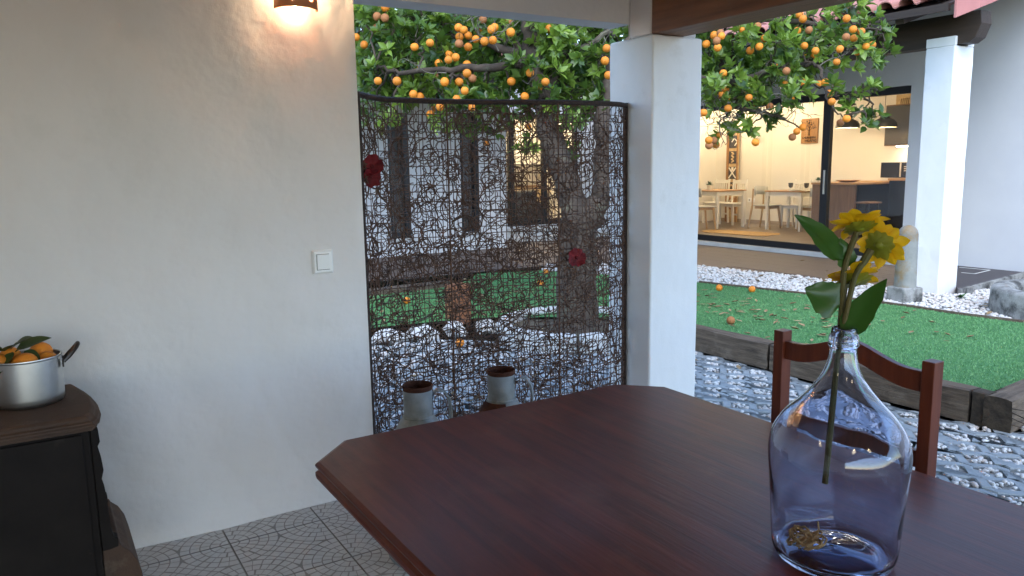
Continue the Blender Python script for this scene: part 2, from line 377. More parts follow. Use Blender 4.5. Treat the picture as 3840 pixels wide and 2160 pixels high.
def plaster_face(x0, x1, z0, z1, y, n, m, amp, seed):    # gently uneven trowelled face looking towards -Y
    V = []; F = []
    for j in range(m+1):
        for i in range(n+1):
            x = x0+(x1-x0)*i/n; z = z0+(z1-z0)*j/m
            e = min(1, min(x-x0, x1-x)/.03+.0) if (x-x0 > 0 and x1-x > 0) else 0
            p = Vector((x*1.3+seed, z*1.0, 0)); w = .5*noise.noise(p*1.6)+.75*noise.noise(Vector((x*4.2+z*1.5, z*1.8, seed)))+.42*max(0, 1-9*abs(noise.noise(Vector((x*2.6+z*.9, z*1.1, seed+3)))))*max(0, noise.noise(Vector((x*2, z*2, seed+9)))+.1)+.3*max(0, noise.noise(Vector((x*9-z*2, z*3.6, seed+5)))-.15)
            for fx, fz in ((1.061, 1.099), (1.0, 2.2)): e *= min(1, max(0, (math.hypot(x-fx, z-fz)-.09)/.12))    # flat where fittings are screwed on
            V.append((x, y+amp*w*e, z))
    for j in range(m):
        for i in range(n): a = j*(n+1)+i; F.append((a, a+1, a+n+2, a+n+1))
    return V, F
w = MB(); V, F = plaster_face(-3, 1.257, -.01, 2.42, 3.27, 220, 130, .0185, 1.7); w.add(V, F)
w.box((-3, 3.279, -.12), (1.257, 3.43, 2.55)); w.box((1.2545, 3.2702, -.1), (1.257, 3.2795, 2.42))
w = w.build('plaster_wall', PLASTER, smooth=True, angle=30); tag(w, 'uneven white plaster wall with the switch and the clay lamp', 'wall')
w = MB(); V, F = plaster_face(1.257, 2.79, 2.221, 2.42, 3.27, 40, 8, .003, 8.2); w.add(V, F)
w.box((1.257, 3.2745, 2.221), (2.79, 3.43, 2.55))
w = w.build('lintel', PLASTER, smooth=True, angle=30); tag(w, 'white plaster lintel across the opening above the wicker screen', 'lintel', kind='structure')
w = MB().box((-3.2, -3, -.12), (-3, 3.43, 2.55)).build('end_wall', PLASTER); tag(w, 'plain end wall closing the porch beyond the stove', 'wall')

p = empty('porch_pillar', (2.95, 3.25, 0), label='near square white pillar carrying the brown beam', cat='pillar')
def rel(mb, o): 
    mb.v = [(x-o.location.x, y-o.location.y, z-o.location.z) for x, y, z in mb.v]; return mb
rel(MB().box((2.776, 3.079, -.12), (3.128, 3.43, 2.146)), p).build('shaft', WHITEW, p, bevel=.012, seg=3)
_cl = bpy.data.textures.new('uneven', 'CLOUDS'); _cl.noise_scale = .16
def uneven(o, st=.008):
    s_ = o.modifiers.new('cuts', 'SUBSURF'); s_.subdivision_type = 'SIMPLE'; s_.levels = s_.render_levels = 5
    d_ = o.modifiers.new('uneven', 'DISPLACE'); d_.texture = _cl; d_.strength = st; d_.mid_level = .5; d_.texture_coords = 'GLOBAL'
uneven(p.children[0])
cp = MB().box((2.779, 3.10, 2.147), (3.10, 3.268, 2.55))
V, F = plaster_face(2.776, 2.79, 2.15, 2.42, 3.27, 2, 6, .001, 3)
rel(cp.add(V, F), p).build('cap', PLASTER, p, bevel=.01)
b = MB().box((2.783, -3, 2.148), (3.004, 3.10, 2.405)).build('brown_beam', BEAMW, bevel=.006); tag(b, 'thick brown timber beam resting on the near pillar', 'beam')
c = MB().box((-3.2, -3.2, 2.425), (3.35, 3.55, 2.60)).build('porch_roof', CEIL); tag(c, 'plain porch roof slab above the table', 'roof')

# light switch
s = empty('light_switch', (1.061, 3.268, 1.099), label='white square light switch on the plaster wall', cat='switch')
mb = MB(); a, t, d = .0475, .031, .012
mb.hexa([(-a, 0, -a*1.12), (a, 0, -a*1.12), (a, 0, a*1.12), (-a, 0, a*1.12)], [(-a+.009, -d, -a*1.12+.009), (a-.009, -d, -a*1.12+.009), (a-.009, -d, a*1.12-.009), (-a+.009, -d, a*1.12-.009)])
mb.build('frame', SWITCH, s, bevel=.002)
MB().hexa([(-.027, -.0095, -.032), (.027, -.0095, -.032), (.027, -.0095, .032), (-.027, -.0095, .032)], [(-.0265, -.0150, -.0315), (.0265, -.0150, -.0315), (.0265, -.018, .0315), (-.0265, -.018, .0315)]).build('rocker', SWITCH, s, bevel=.0008)
mb = MB()
for z0 in (-.0345, .0325): mb.box((-.028, -.0126, z0), (.028, -.0121, z0+.0018))
mb.box((-.0298, -.0126, -.0345), (-.0280, -.0121, .0343)); mb.build('shadow_gap', BAKEL, s)

def wall_lamp(x, y, label):
    l = empty('wall_lamp', (x, y, 2.135), label=label, cat='wall lamp', group='clay lamps on the porch walls')
    R, H, dz = .081, .22, .0  # half round clay shade held clear of the wall
    nt, nz = 80, 66; V = []; F = []
    for j in range(nz+1):
        for i in range(nt+1):
            a = math.pi*i/nt; V.append((-R*math.cos(a), -.024-R*.95*math.sin(a), H*j/nz))
    holes = [(math.radians(t), z) for z in (.034, .15) for t in (66, 121)]
    for j in range(nz):
        for i in range(nt):
            a = math.pi*(i+.5)/nt; z = H*(j+.5)/nz
            if any((R*(a-h))**2+(z-q)**2 < .0125**2 for h, q in holes): continue
            k = j*(nt+1)+i; F.append((k, k+1, k+nt+2, k+nt+1))
    sh = MB().add(V, F).build('shade', TERRA, l, smooth=True)
    sm = sh.modifiers.new('thick', 'SOLIDIFY'); sm.thickness = .007; sm.offset = 1
    MB().box((-.022, -.075, .045), (.060, .004, .052)).build('light_block', CERAM, l, bevel=.002)  # added plate, blocks the bulb downward to leave a dark wedge on the wall
    MB().box((-.02, -.03, .052), (.02, .004, .075)).build('socket', CERAM, l, bevel=.003)
    MB().ball((0, -.042, .125), .024, 16, 10, sc=(1, 1, 1.25)).build('bulb', GLOW, l, smooth=True)
    pl = bpy.data.lights.new('lamp_light', 'POINT'); pl.energy = 4.2; pl.color = (1, .73, .45); pl.shadow_soft_size = .018
    po = bpy.data.objects.new('lamp_light', pl); COL.objects.link(po); po.parent = l; po.location = (0, -.042, .160)
    MB().ball((0, -.026, .026), .013, 14, 8).build('bulb', GLOW, l, smooth=True)  # extra low bulb added to brighten the wall right under the shade
    pl = bpy.data.lights.new('lamp_light', 'POINT'); pl.energy = .2; pl.color = (1, .78, .52); pl.shadow_soft_size = .012
    po = bpy.data.objects.new('lamp_light', pl); COL.objects.link(po); po.parent = l; po.location = (0, -.026, .010)
    return l
wall_lamp(1.000, 3.268, 'terracotta half round wall lamp glowing on the plaster wall')
wall_lamp(-1.05, 3.268, 'terracotta wall lamp further along the plaster wall beyond the stove')

# ------------------------------------------------------------------ rattan screen in the opening
PL = [(1.272, 3.315), (1.36, 3.365), (1.46, 3.392), (1.62, 3.398), (1.80, 3.385), (1.98, 3.345), (2.14, 3.285), (2.30, 3.24), (2.46, 3.222), (2.62, 3.224), (2.72, 3.245), (2.765, 3.275)]
seg = [0]
for a, b2 in zip(PL, PL[1:]): seg.append(seg[-1]+math.dist(a, b2))
SL = seg[-1]
SX = np.array([q[0] for q in PL]); SY = np.array([q[1] for q in PL]); SG = np.array(seg)
def scr(u, z, off=0.0):
    u = min(max(u, 0), SL); x = float(np.interp(u, SG, SX)); y = float(np.interp(u, SG, SY))
    return (x, y+off, z+(.012*math.exp(-(u/.11)**2)-.004*math.exp(-((SL-u)/.05)**2))*max(0, z-.9)/.9)
scn = empty('rattan_screen', (2.0, 3.3, 0), label='curved dark rattan screen filling the wall opening', cat='screen')
def srel(mb): mb.v = [(x-2.0, y-3.3, z) for x, y, z in mb.v]; return mb
ZT = 1.805
def wrapped(pts, r, name):
    mb = MB(); mb.tube(pts, r, 10); srel(mb).build(name, RATTANW, scn, smooth=True, angle=60)
wrapped([scr(SL*i/40, ZT) for i in range(41)], .0135, 'top_rail')
wrapped([scr(SL*i/40, .035) for i in range(41)], .0125, 'bottom_rail')
wrapped([(1.272, 3.315, z) for z in (0, .6, 1.2, ZT+.022)], .0135, 'side_rail')
wrapped([(2.765, 3.275, z) for z in (0, .6, 1.2, ZT+.012)], .0125, 'side_rail')
mb = MB(); rr = random.Random(8)
for u in (.49, 1.06): mb.tube([scr(u, z, -.006) for z in np.linspace(.03, ZT, 12)], .0048, 5)
srel(mb).build('stiffening_rod', RATTAN, scn, smooth=True)
mb = MB()
n = 56
for i in range(n):           # straight strands up and across
    u = SL*(i+.5)/n+rr.uniform(-.009, .009)
    mb.tube([scr(u+.004*math.sin(z*7+i), z, rr.uniform(-.004, .004)) for z in np.linspace(.03, ZT, 14)], .0023, 3, cap=False)
for i in range(40):
    z = .06+(ZT-.09)*(i+.5)/40+rr.uniform(-.010, .010)
    mb.tube([scr(SL*k/26, z+.005*math.sin(k*.6+i), rr.uniform(-.004, .004)) for k in range(27)], .0026, 3, cap=False)
for i in range(1900):         # loops and curls
    u, z, r = rr.uniform(.0, SL), rr.uniform(.06, ZT-.04), rr.choice((.024, .030, .036, .045, .06))*rr.uniform(.8, 1.2)
    r = min(r, ZT-.006-z) if z > 1.2 else r; r = max(r, .022)
    a0 = rr.uniform(0, 6.28); span = rr.uniform(3.4, 6.3); e = rr.uniform(.75, 1.15); k = max(9, int(span*2.6)); o = rr.uniform(-.006, .006)
    pts = []
    for j in range(k):
        a = a0+span*j/(k-1); uu = u+r*e*math.cos(a); zz = z+r*math.sin(a)
        pts.append(scr(abs(uu) if uu < SL else 2*SL-uu, max(.04, min(ZT-.004, zz)), o+.004*math.sin(3*a)))
    mb.tube(pts, rr.uniform(.0021, .0031), 3, cap=False)
for i in range(120):          # long wandering canes
    u, z = rr.uniform(0, SL), rr.uniform(.1, ZT-.1); a = rr.uniform(0, 6.28); pts = []
    for j in range(16):
        pts.append(scr(u, z, rr.uniform(-.007, .007))); a += rr.uniform(-.55, .55)
        u += .035*math.cos(a); z += .035*math.sin(a)
        if not (0 < u < SL and .05 < z < ZT-.02): break
    if len(pts) > 4: mb.tube(pts, .003, 3, cap=False)
tag(srel(mb).build('woven_mesh', RATTAN, scn, smooth=True, angle=0), kind='stuff')

def red_flower(c, n, s, label):
    f = empty('fabric_flower', c, label=label, cat='flower', group='red cloth flowers on the screen')
    rr = random.Random(s); n = Vector(n).normalized(); q = n.to_track_quat('Z', 'Y')
    for k in range(5):
        a = k*2*math.pi/5+rr.uniform(-.2, .2); mb = MB(); V = []; L = .046*rr.uniform(.85, 1.1); tl = rr.uniform(.1, .9)
        for i in range(5):
            for j in range(-2, 3):
                t = i/4; wd = (.007+.021*math.sin(math.pi*min(1, t*.62+.12)))*j/2
                V.append(q@(Vector((math.cos(a)*L*t-math.sin(a)*wd, math.sin(a)*L*t+math.cos(a)*wd, .03*tl*t*t+.010*math.cos(j*1.7+k)*t))))
        F = [(i*5+j, i*5+j+1, i*5+j+6, i*5+j+5) for i in range(4) for j in range(4)]
        mb.add(V, F).build('petal', REDFAB, f, smooth=True, angle=0)
    MB().ball((0, 0, 0), .010, 8, 6).build('centre', REDFAB, f, smooth=True)
red_flower((2.382, 3.203, 1.022), (-.3, -1, .1), 3, 'red cloth flower low on the screen in front of the tree trunk')
red_flower((1.335, 3.335, 1.505), (-.15, -1, .25), 5, 'red cloth flower at the edge of the screen against the plaster wall')
red_flower((1.325, 3.33, 1.460), (-.2, -1, -.35), 9, 'drooping red cloth flower just below the one by the plaster wall')

# ------------------------------------------------------------------ zinc jugs
def jug(x, y, rz, label, rusty):
    j = empty('zinc_jug', (x, y, 0), rz, label, 'jug', 'zinc jugs behind the table')
    prof = [(.125, 0), (.134, .012), (.136, .20), (.136, .40), (.132, .43), (.072, .545), (.0575, .563)]
    MB().lathe(prof, 40, capb=True).build('body', [ZINC], j, smooth=True)
    if rusty: MB().lathe([(.1335, .4295), (.0735, .5462), (.064, .560)], 24, a0=math.pi*.62, a1=math.pi*1.62).build('rust_patch', RUST, j, smooth=True)
    nk = [(.0575, .555), (.0555, .575), (.0550, .668)]
    MB().lathe(nk, 40).build('neck', ZINC, j, smooth=True)
    MB().lathe([(.0575, .560), (.0600, .565), (.0575, .571)], 40).build('seam', ZINC, j, smooth=True)
    MB().lathe([(.0556, .668), (.0562, .672), (.0575, .679), (.0585, .684), (.0570, .687), (.0530, .684), (.0525, .60), (.052, .56)], 40).build('rim', RUST, j, smooth=True)
    mb = MB(); pts = [(.054, .640), (.078, .660), (.104, .654), (.124, .624), (.130, .58), (.128, .50)]; V = []; F = []
    for x_, z_ in pts: V += [(x_, -.019, z_), (x_, .019, z_), (x_-.005, .019, z_-.005), (x_-.005, -.019, z_-.005)]
    for i in range(len(pts)-1):
        for k in range(4): F.append((4*i+k, 4*i+(k+1) % 4, 4*i+4+(k+1) % 4, 4*i+4+k))
    F += [(0, 1, 2, 3), tuple(4*len(pts)-4+k for k in range(4))]
    mb.add(V, F).build('handle', ZINC, j, smooth=True)
    return j
jug(1.184, 2.60, math.radians(-12), 'dull zinc jug nearer the plaster wall with a rusty rim', False)
jug(1.556, 2.605, math.radians(-38), 'pale zinc jug with an open handle and a rusty shoulder', True)

# ------------------------------------------------------------------ table
tb = empty('dining_table', (1.17, 1.0, 0), label='dark red brown wooden dining table with cut corners', cat='table')
X0, X1, Y0, Y1, cc = .566, 1.778, -.25, 2.014, .118
def octo(i): return [(X0+i+cc, Y0+i), (X1-i-cc, Y0+i), (X1-i, Y0+i+cc), (X1-i, Y1-i-cc), (X1-i-cc, Y1-i), (X0+i+cc, Y1-i), (X0+i, Y1-i-cc), (X0+i, Y0+i+cc)]
layers = [(.012, .700), (.002, .704), (.000, .712), (.000, .722), (.006, .726), (.010, .729), (.007, .732), (.001, .736), (.0, .741), (.003, .7465), (.010, .750)]
mb = MB(); V = []; F = []
for i, z in layers: V += [(x-1.17, y-1.0, z) for x, y in octo(i)]
for l in range(len(layers)-1):
    for k in range(8): F.append((8*l+k, 8*l+(k+1) % 8, 8*l+8+(k+1) % 8, 8*l+8+k))
F += [tuple(range(7, -1, -1)), tuple(8*(len(layers)-1)+k for k in range(8))]
mb.add(V, F).build('tabletop', TABLEW, tb)
for nm, a, b3 in (('apron', (-.45, -.95, .62), (-.425, .60, .70)), ('apron', (.425, -.95, .62), (.45, .60, .70)), ('apron', (-.425, .575, .62), (.425, .60, .70)), ('apron', (-.425, -.95, .62), (.425, -.925, .70))):
    MB().box(a, b3).build(nm, CHAIRW, tb, bevel=.003)
for sx in (-1, 1):
    for yy in (-.80, .42):
        MB().beam((sx*.40, yy, .70), (sx*.36, yy, 0), .075, .075, (0, 1, 0), w2=.05, h2=.05).build('leg', CHAIRW, tb, bevel=.004)

# ------------------------------------------------------------------ chair on the far side
ch = empty('wooden_chair', (1.80, 1.352, 0), label='red brown wooden chair with a wavy top rail across the table', cat='chair')
for s in (-1, 1):
    y = s*.242
    MB().prism([(y-.0175, .43), (y+.0175, .43), (y+.0175, .968), (y-.0175, .968)], .178, .222, axis='x').beam((.20, y, .43), (.235, y, 0), .035, .042, (0, 1, 0)).build('back_post', CHAIRW, ch, bevel=.002)
    MB().beam((-.19, y*.95, .42), (-.20, y*.95, 0), .04, .04, (0, 1, 0)).build('front_leg', CHAIRW, ch, bevel=.002)
    MB().box((-.18, y*.95-.011, .18), (.20, y*.95+.011, .21)).build('stretcher', CHAIRW, ch, bevel=.002)
def wave(t): return .936+.044*math.exp(-(t/.105)**2) - .003*math.exp(-((abs(t)-.17)/.05)**2)
top = [(y, wave(y)) for y in np.linspace(.2245, -.2245, 31)]; bot = [(y, wave(y)-.057) for y in np.linspace(-.2245, .2245, 31)]
MB().prism(top+bot, .190, .212, axis='x').build('top_rail', CHAIRW, ch, bevel=.0015)
MB().box((.190, -.2245, .665), (.210, .2245, .712)).build('back_rail', CHAIRW, ch, bevel=.002)
MB().prism([(-.22, -.235), (.20, -.225), (.20, .225), (-.22, .235)], .432, .455).build('seat', CHAIRW, ch, bevel=.006)

# ------------------------------------------------------------------ stove and pot
st = empty('iron_stove', (-.15, 2.9, 0), label='black cast iron stove with a rusty brown top', cat='stove')
def strel(mb): mb.v = [(x+.15, y-2.9, z) for x, y, z in mb.v]; return mb
def topol(i):
    base = [(.049, 3.16), (.092, 3.152), (.112, 3.07), (.127, 2.985), (.137, 2.89), (.138, 2.78), (.128, 2.70), (.112, 2.658)]
    return [(x-i, y+(i if y < 2.9 else -i)) for x, y in base]+[(-.60, 2.664+i), (-.60, 3.16-i)]
mb = MB(); lay = [(.016, .700), (.008, .703), (.008, .711), (.001, .714), (.001, .722), (.005, .725), (.005, .730), (.013, .734), (.016, .742), (.022, .748), (.026, .750)]
V = []; F = []; nn = 10
for i, z in lay: V += [(x, y, z) for x, y in topol(i)]
for l in range(len(lay)-1):
    for k in range(nn): F.append((nn*l+k, nn*l+(k+1) % nn, nn*l+nn+(k+1) % nn, nn*l+nn+k))
F += [tuple(range(nn-1, -1, -1)), tuple(nn*(len(lay)-1)+k for k in range(nn))]
strel(mb.add(V, F)).build('hotplate', RUSTIRON, st, bevel=.001)
strel(MB().box((-.58, 2.69, .10), (.096, 3.13, .700))).build('body', IRON, st, bevel=.004)
strel(MB().box((-.56, 2.676, .16), (.074, 2.690, .69))).build('side_panel', IRON, st, bevel=.003)
for yy in (2.71, 3.10):
    strel(MB().prism([(.097, .70), (.120, .695), (.122, .655), (.114, .64), (.121, .60), (.124, .56), (.116, .53), (.122, .50), (.126, .44), (.128, .36), (.134, .33), (.145, .325), (.145, .295), (.118, .29), (.097, .29)], yy-.022, yy+.022, axis='y')).build('corner_pilaster', IRON, st, bevel=.003)
strel(MB().box((.0965, 2.735, .34), (.108, 3.075, .66)).box((.108, 2.77, .37), (.113, 3.04, .63))).build('door', IRON, st, bevel=.003)
pr = [(.097, .30), (.150, .298), (.155, .285), (.178, .262), (.196, .225), (.206, .18), (.208, .135), (.200, .105), (.097, .10)]
strel(MB().prism(pr, 2.70, 3.12, axis='y')).build('ash_ledge', RUSTIRON, st, bevel=.004)
for xx in (-.53, .13):
    for yy in (2.74, 3.08): strel(MB().lathe([(.032, .101), (.022, .07), (.018, .03), (.030, 0)], 12, (xx, yy, 0), capb=True)).build('foot', IRON, st, smooth=True)

pt = empty('cooking_pot', (-.056, 2.952, .750), label='dented aluminium cooking pot standing on the stove', cat='pot')
MB().lathe([(.001, .0005), (.088, .0005), (.098, .004), (.1025, .014), (.1035, .03), (.1030, .15), (.1065, .152), (.1075, .155), (.1065, .158), (.1015, .157), (.1005, .15), (.1005, .02), (.09, .008), (.001, .007)], 56).build('pot_body', ALU, pt, smooth=True, angle=50)
for a in (math.radians(-2), math.radians(198)):
    hd = MB(); pts = []
    for t in np.linspace(0, 1, 13):
        s = (t-.5)*2; pts.append(Vector((.108+.046*(1-abs(s)**2.6), .030*s*(1.0 if abs(s) > .6 else 1.02), .128+.052*(1-abs(s)**2.2))))
    R = Matrix.Rotation(a, 3, 'Z'); hd.tube([R@p_ for p_ in pts], [.0055]+[.0078]*11+[.0055], 8)
    hd.build('handle', BAKEL, pt, smooth=True)
    for s in (-1, 1):
        bk = MB().box((.1035, s*.030-.009, .112), (.109, s*.030+.009, .138)); bk.v = [tuple(R@Vector(v)) for v in bk.v]; bk.build('bracket', BAKEL, pt, bevel=.002)
        rv = MB().ball((.1095, s*.030, .125), .0028, 8, 6); rv.v = [tuple(R@Vector(v)) for v in rv.v]; rv.build('rivet', ALU, pt, smooth=True)

def ball_mesh(name, m, seg=20, rings=12, dimp=.04):
    mb = MB().ball((0, 0, 0), 1, seg, rings); me = mb.mesh(name, m, True)
    for v in me.vertices:
        p = v.co.normalized(); v.co = p*(1-dimp*max(0, p.z)**18-dimp*.6*max(0, -p.z)**18+.018*noise.noise(p*2.2))
    return me
OM = [ball_mesh('orange', ORANGE), ball_mesh('orange', ORANGE, dimp=.07)]
OMD = ball_mesh('dull_orange', ORANGED)
def orange(loc, r, label, group=None, dull=False, sc=(1, 1, 1)):
    o = inst('orange', OMD if dull else random.choice(OM), None, loc, (random.uniform(0, 6), random.uniform(-.6, .6), random.uniform(0, 6)), tuple(r*s for s in sc))
    return tag(o, label, 'orange', group)
bx, by, bz = -.056, 2.952, .750
G1 = 'oranges piled in the cooking pot'
orange((bx-.002, by-.058, bz+.142), .039, 'big orange at the front rim of the pot', G1, sc=(1.05, 1, .9))
orange((bx-.075, by-.030, bz+.146), .036, 'orange at the pot rim cut by the left edge of the photo', G1)
orange((bx-.040, by+.012, bz+.158), .032, 'orange half hidden behind the front orange in the pot', G1)
orange((bx+.046, by+.030, bz+.155), .036, 'orange under the large leaf at the back of the pot', G1)
orange((bx+.062, by-.022, bz+.135), .033, 'orange low in the pot beside its handle', G1)
orange((bx+.0, by+.02, bz+.09), .045, 'orange deep inside the pot under the others', G1)

def leaf_blade(L, wd, curl, fold, nu=8, nv=4, tooth=0, sh=0.5, seed=0, twist=0):
    rr = random.Random(seed); V = []; F = []
    for i in range(nu+1):
        t = i/nu; ww = wd*(math.sin(math.pi*t**(sh*1.45))**.75 if 0 < t < 1 else .04)
        for j in range(nv+1):
            s = (j/nv-.5)*2; e = 1+(tooth*rr.uniform(-1, 1) if abs(s) > .9 else 0)
            x = ww*s*e; z = -curl*L*t*t+fold*abs(s)*ww+.05*wd*math.sin(6*t+3*s+seed)
            a = twist*t; V.append((x*math.cos(a)-z*math.sin(a), L*t, x*math.sin(a)+z*math.cos(a)))
    for i in range(nu):
        for j in range(nv): k = i*(nv+1)+j; F.append((k, k+1, k+nv+2, k+nv+1))
    return V, F
def place_blade(mb_, blade, base, tip, roll=0, mi=0):
    V, F = blade; base, tip = Vector(base), Vector(tip); d = (tip-base); L = d.length; d.normalize()
    q = d.to_track_quat('Y', 'Z'); R = q.to_matrix()@Matrix.Rotation(roll, 3, 'Y'); L0 = max(v[1] for v in V)
    s = L/L0; return mb_.add([base+R@(Vector(v)*1.0*Vector((1, 1, 1)).x if False else Vector((v[0], v[1]*s, v[2]))) for v in V], F, mi)
def blade_n(mb_, blade, base, tip, nrm, mi=0):      # blade whose upper side looks along nrm
    V, F = blade; base, tip = Vector(base), Vector(tip); d = tip-base; L = d.length; d.normalize()
    z = Vector(nrm); z = (z-d*z.dot(d)).normalized(); x = d.cross(z); L0 = max(v[1] for v in V); s = L/L0
    return mb_.add([base+x*v[0]+d*(v[1]*s)+z*v[2] for v in V], F, mi)
lv = empty('leafy_sprig', (bx, by, bz+.16), label='sprig of broad green leaves lying on the oranges in the pot', cat='leaf sprig')
def lrel(mb, o): mb.v = [(x-o.location.x, y-o.location.y, z-o.location.z) for x, y, z in mb.v]; return mb
for k, (a, b4, wd, ro) in enumerate([((-.02, -.005, .185), (.075, -.035, .222), .026, .5), ((-.035, 0, .185), (.020, -.045, .235), .026, .35), ((-.05, .0, .18), (-.015, -.05, .222), .024, .2), ((-.06, -.01, .185), (-.13, -.045, .215), .026, .3), ((.01, -.02, .175), (.035, -.075, .125), .022, .3), ((-.03, -.03, .18), (-.075, -.088, .135), .02, .1), ((.0, -.01, .175), (.045, -.03, .14), .02, .6)]):
    A = (bx+a[0], by+a[1], bz+a[2]); B = (bx+b4[0], by+b4[1], bz+b4[2])
    lrel(place_blade(MB(), leaf_blade(.1, wd, .12, .25, seed=k), A, B, ro), lv).build('leaf', FIGLEAF, lv, smooth=True, angle=0)
lrel(MB().tube([(bx-.03, by, bz+.13), (bx-.025, by-.005, bz+.175), (bx-.01, by-.02, bz+.19)], .0025, 5), lv).build('twig', STEM, lv, smooth=True)

# ------------------------------------------------------------------ bottle vase with cloth sunflowers
VX, VY, VZ = 1.243, .856, .7505
vz = empty('glass_demijohn', (VX, VY, VZ), label='large blue glass demijohn used as a flower vase', cat='demijohn')
out = [(.001, .014), (.050, .010), (.085, .003), (.102, .0), (.112, .004), (.119, .014), (.1225, .030), (.127, .105), (.1315, .16), (.1345, .195), (.1352, .212), (.1335, .230), (.1260, .252), (.1080, .279), (.090, .296), (.0745, .311), (.061, .325), (.0495, .340), (.040, .354), (.0335, .368), (.0285, .383), (.0252, .400), (.0248, .411), (.0282, .4125), (.0290, .416), (.0268, .4195), (.0285, .423), (.0280, .430), (.0248, .436), (.0235, .445), (.0218, .447)]
th = .0032
inn = [(.0185, .446)]+[(max(r-th*1.2, .016), z) for r, z in reversed(out[7:-3]) if not .405 < z < .44]+[(.118, .03), (.113, .017), (.10, .010), (.05, .018), (.001, .023)]
def smoothp(p, it=2):
    for _ in range(it):
        q = [p[0]]
        for a, b5 in zip(p, p[1:]): q += [(a[0]*.75+b5[0]*.25, a[1]*.75+b5[1]*.25), (a[0]*.25+b5[0]*.75, a[1]*.25+b5[1]*.75)]
        p = q+[p[-1]]
    return p
out = [(r*.925, z) for r, z in out]; inn = [(r*.925, z) for r, z in inn]
MB().lathe(smoothp(out, 1)+smoothp(inn, 1), 72).build('bottle', VASE, vz, smooth=True, angle=180)
rf = empty('raffia_tie', (1.195, .886, .774), label='knotted bunch of dry raffia lying inside the demijohn', cat='raffia')
mb = MB(); rr = random.Random(3)
for k in range(16):
    c = Vector((rr.uniform(-.030, .030), rr.uniform(-.020, .022), rr.uniform(.0, .012))); a = rr.uniform(0, 6.28)
    pts = [c+Vector((.016*math.cos(a+t*2.2), .014*math.sin(a+t*2.2), .008*math.sin(t*2.5+k)+.004)) for t in np.linspace(0, 2.6, 8)]; mb.tube(pts, .0022, 4)
mb.tube([(.02, -.01, .01), (.028, -.012, .03), (.026, -.010, .045)], .0018, 4); mb.build('strands', RAFFIA, rf, smooth=True)

bq = empty('cloth_sunflowers', (1.259, .876, 1.184), label='bunch of faded cloth sunflowers standing in the demijohn', cat='flowers')
def brel(mb): return lrel(mb, bq)
def bz3(P, n=14):
    P = [Vector(p) for p in P]; o = []
    P = [P[0]*2-P[1]]+P+[P[-1]*2-P[-2]]
    for i in range(1, len(P)-2):
        for k in range(n//(len(P)-3)+1):
            t = k/(n//(len(P)-3)+1); a, b6, c, d = P[i-1:i+3]
            o.append(.5*((2*b6)+(-a+c)*t+(2*a-5*b6+4*c-d)*t*t+(-a+3*b6-3*c+d)*t**3))
    return o+[P[-2]]
brel(MB().tube(bz3([(1.225, .867, .898), (1.243, .872, 1.05), (1.259, .876, 1.184), (1.268, .881, 1.239), (1.276, .886, 1.294), (1.289, .885, 1.333), (1.305, .882, 1.370)], 24), .0055, 8)).build('stem', STEM, bq, smooth=True)
brel(MB().tube(bz3([(1.253, .869, 1.17), (1.266, .868, 1.23), (1.283, .868, 1.284), (1.295, .864, 1.306), (1.312, .858, 1.334)]), [.005]*10+[.0055]*3+[.0075]*12, 8)).build('stem', STEM, bq, smooth=True)
brel(MB().tube(bz3([(1.262, .876, 1.20), (1.278, .883, 1.262), (1.288, .884, 1.266), (1.300, .883, 1.274)]), .0045, 8)).build('stem', STEM, bq, smooth=True)
def sunflower(c, n, R, seed):
    rr = random.Random(seed); c = Vector(c); n = Vector(n).normalized(); q = n.to_track_quat('Z', 'Y'); u = q@Vector((1, 0, 0)); v = q@Vector((0, 1, 0))
    hd = brel(MB().ball(c-n*R*.05, R*.27, 14, 8, sc=(1, 1, .9))).build('flower_head', SEPAL, bq, smooth=True)
    for k in range(13):
        a = 2*math.pi*k/13+rr.uniform(-.12, .12); d = u*math.cos(a)+v*math.sin(a); l = R*rr.uniform(.85, 1.12)
        up_ = rr.uniform(-.05, .30); b7 = c+d*R*.22; tp = c+d*l+n*l*up_
        V, F = leaf_blade(l, R*.25, rr.uniform(-.15, .25), .22, seed=seed+k, sh=.78)
        brel(blade_n(MB(), (V, F), b7, tp, n)).build('petal', PETAL, hd, smooth=True, angle=0)
    for k in range(11):
        a = 2*math.pi*(k+.5)/11; d = u*math.cos(a)+v*math.sin(a); l = R*.62*rr.uniform(.85, 1.15)
        brel(blade_n(MB(), leaf_blade(l, R*.22, .0, .2, seed=seed+40+k, sh=.72), c-n*R*.26+d*R*.06, c-n*R*.14+d*l, n)).build('sepal', SEPAL, hd, smooth=True, angle=0)
    q2_ = n.to_track_quat('Z', 'Y'); dsk = MB().lathe([(R*.30, 0), (R*.22, R*.08), (.0005, R*.10)], 16); dsk.v = [tuple(c+n*R*.16+q2_@Vector(p)) for p in dsk.v]; brel(dsk).build('seed_disc', SEED, hd, smooth=True)
sunflower((1.306, .881, 1.380), (.26, .42, .87), .050, 2)
sunflower((1.326, .848, 1.345), (.92, .22, .20), .045, 22)
sunflower((1.312, .889, 1.280), (.34, .52, .78), .050, 47)
for k, (a, b8, wd, nm_, cu) in enumerate([((1.268, .886, 1.318), (1.208, .937, 1.405), .030, (-.35, -.5, .8), .12), ((1.263, .882, 1.231), (1.214, .919, 1.266), .036, (-.5, -.8, .25), .05), ((1.249, .858, 1.178), (1.322, .832, 1.287), .026, (-.75, -.3, .5), .12), ((1.285, .888, 1.30), (1.275, .889, 1.355), .022, (-.3, -.9, .1), .1)]):
    brel(blade_n(MB(), leaf_blade(.1, wd, cu, .18, nu=10, nv=6, tooth=.10, sh=.42, seed=k), a, b8, nm_)).build('leaf', FLEAF, bq, smooth=True, angle=0)

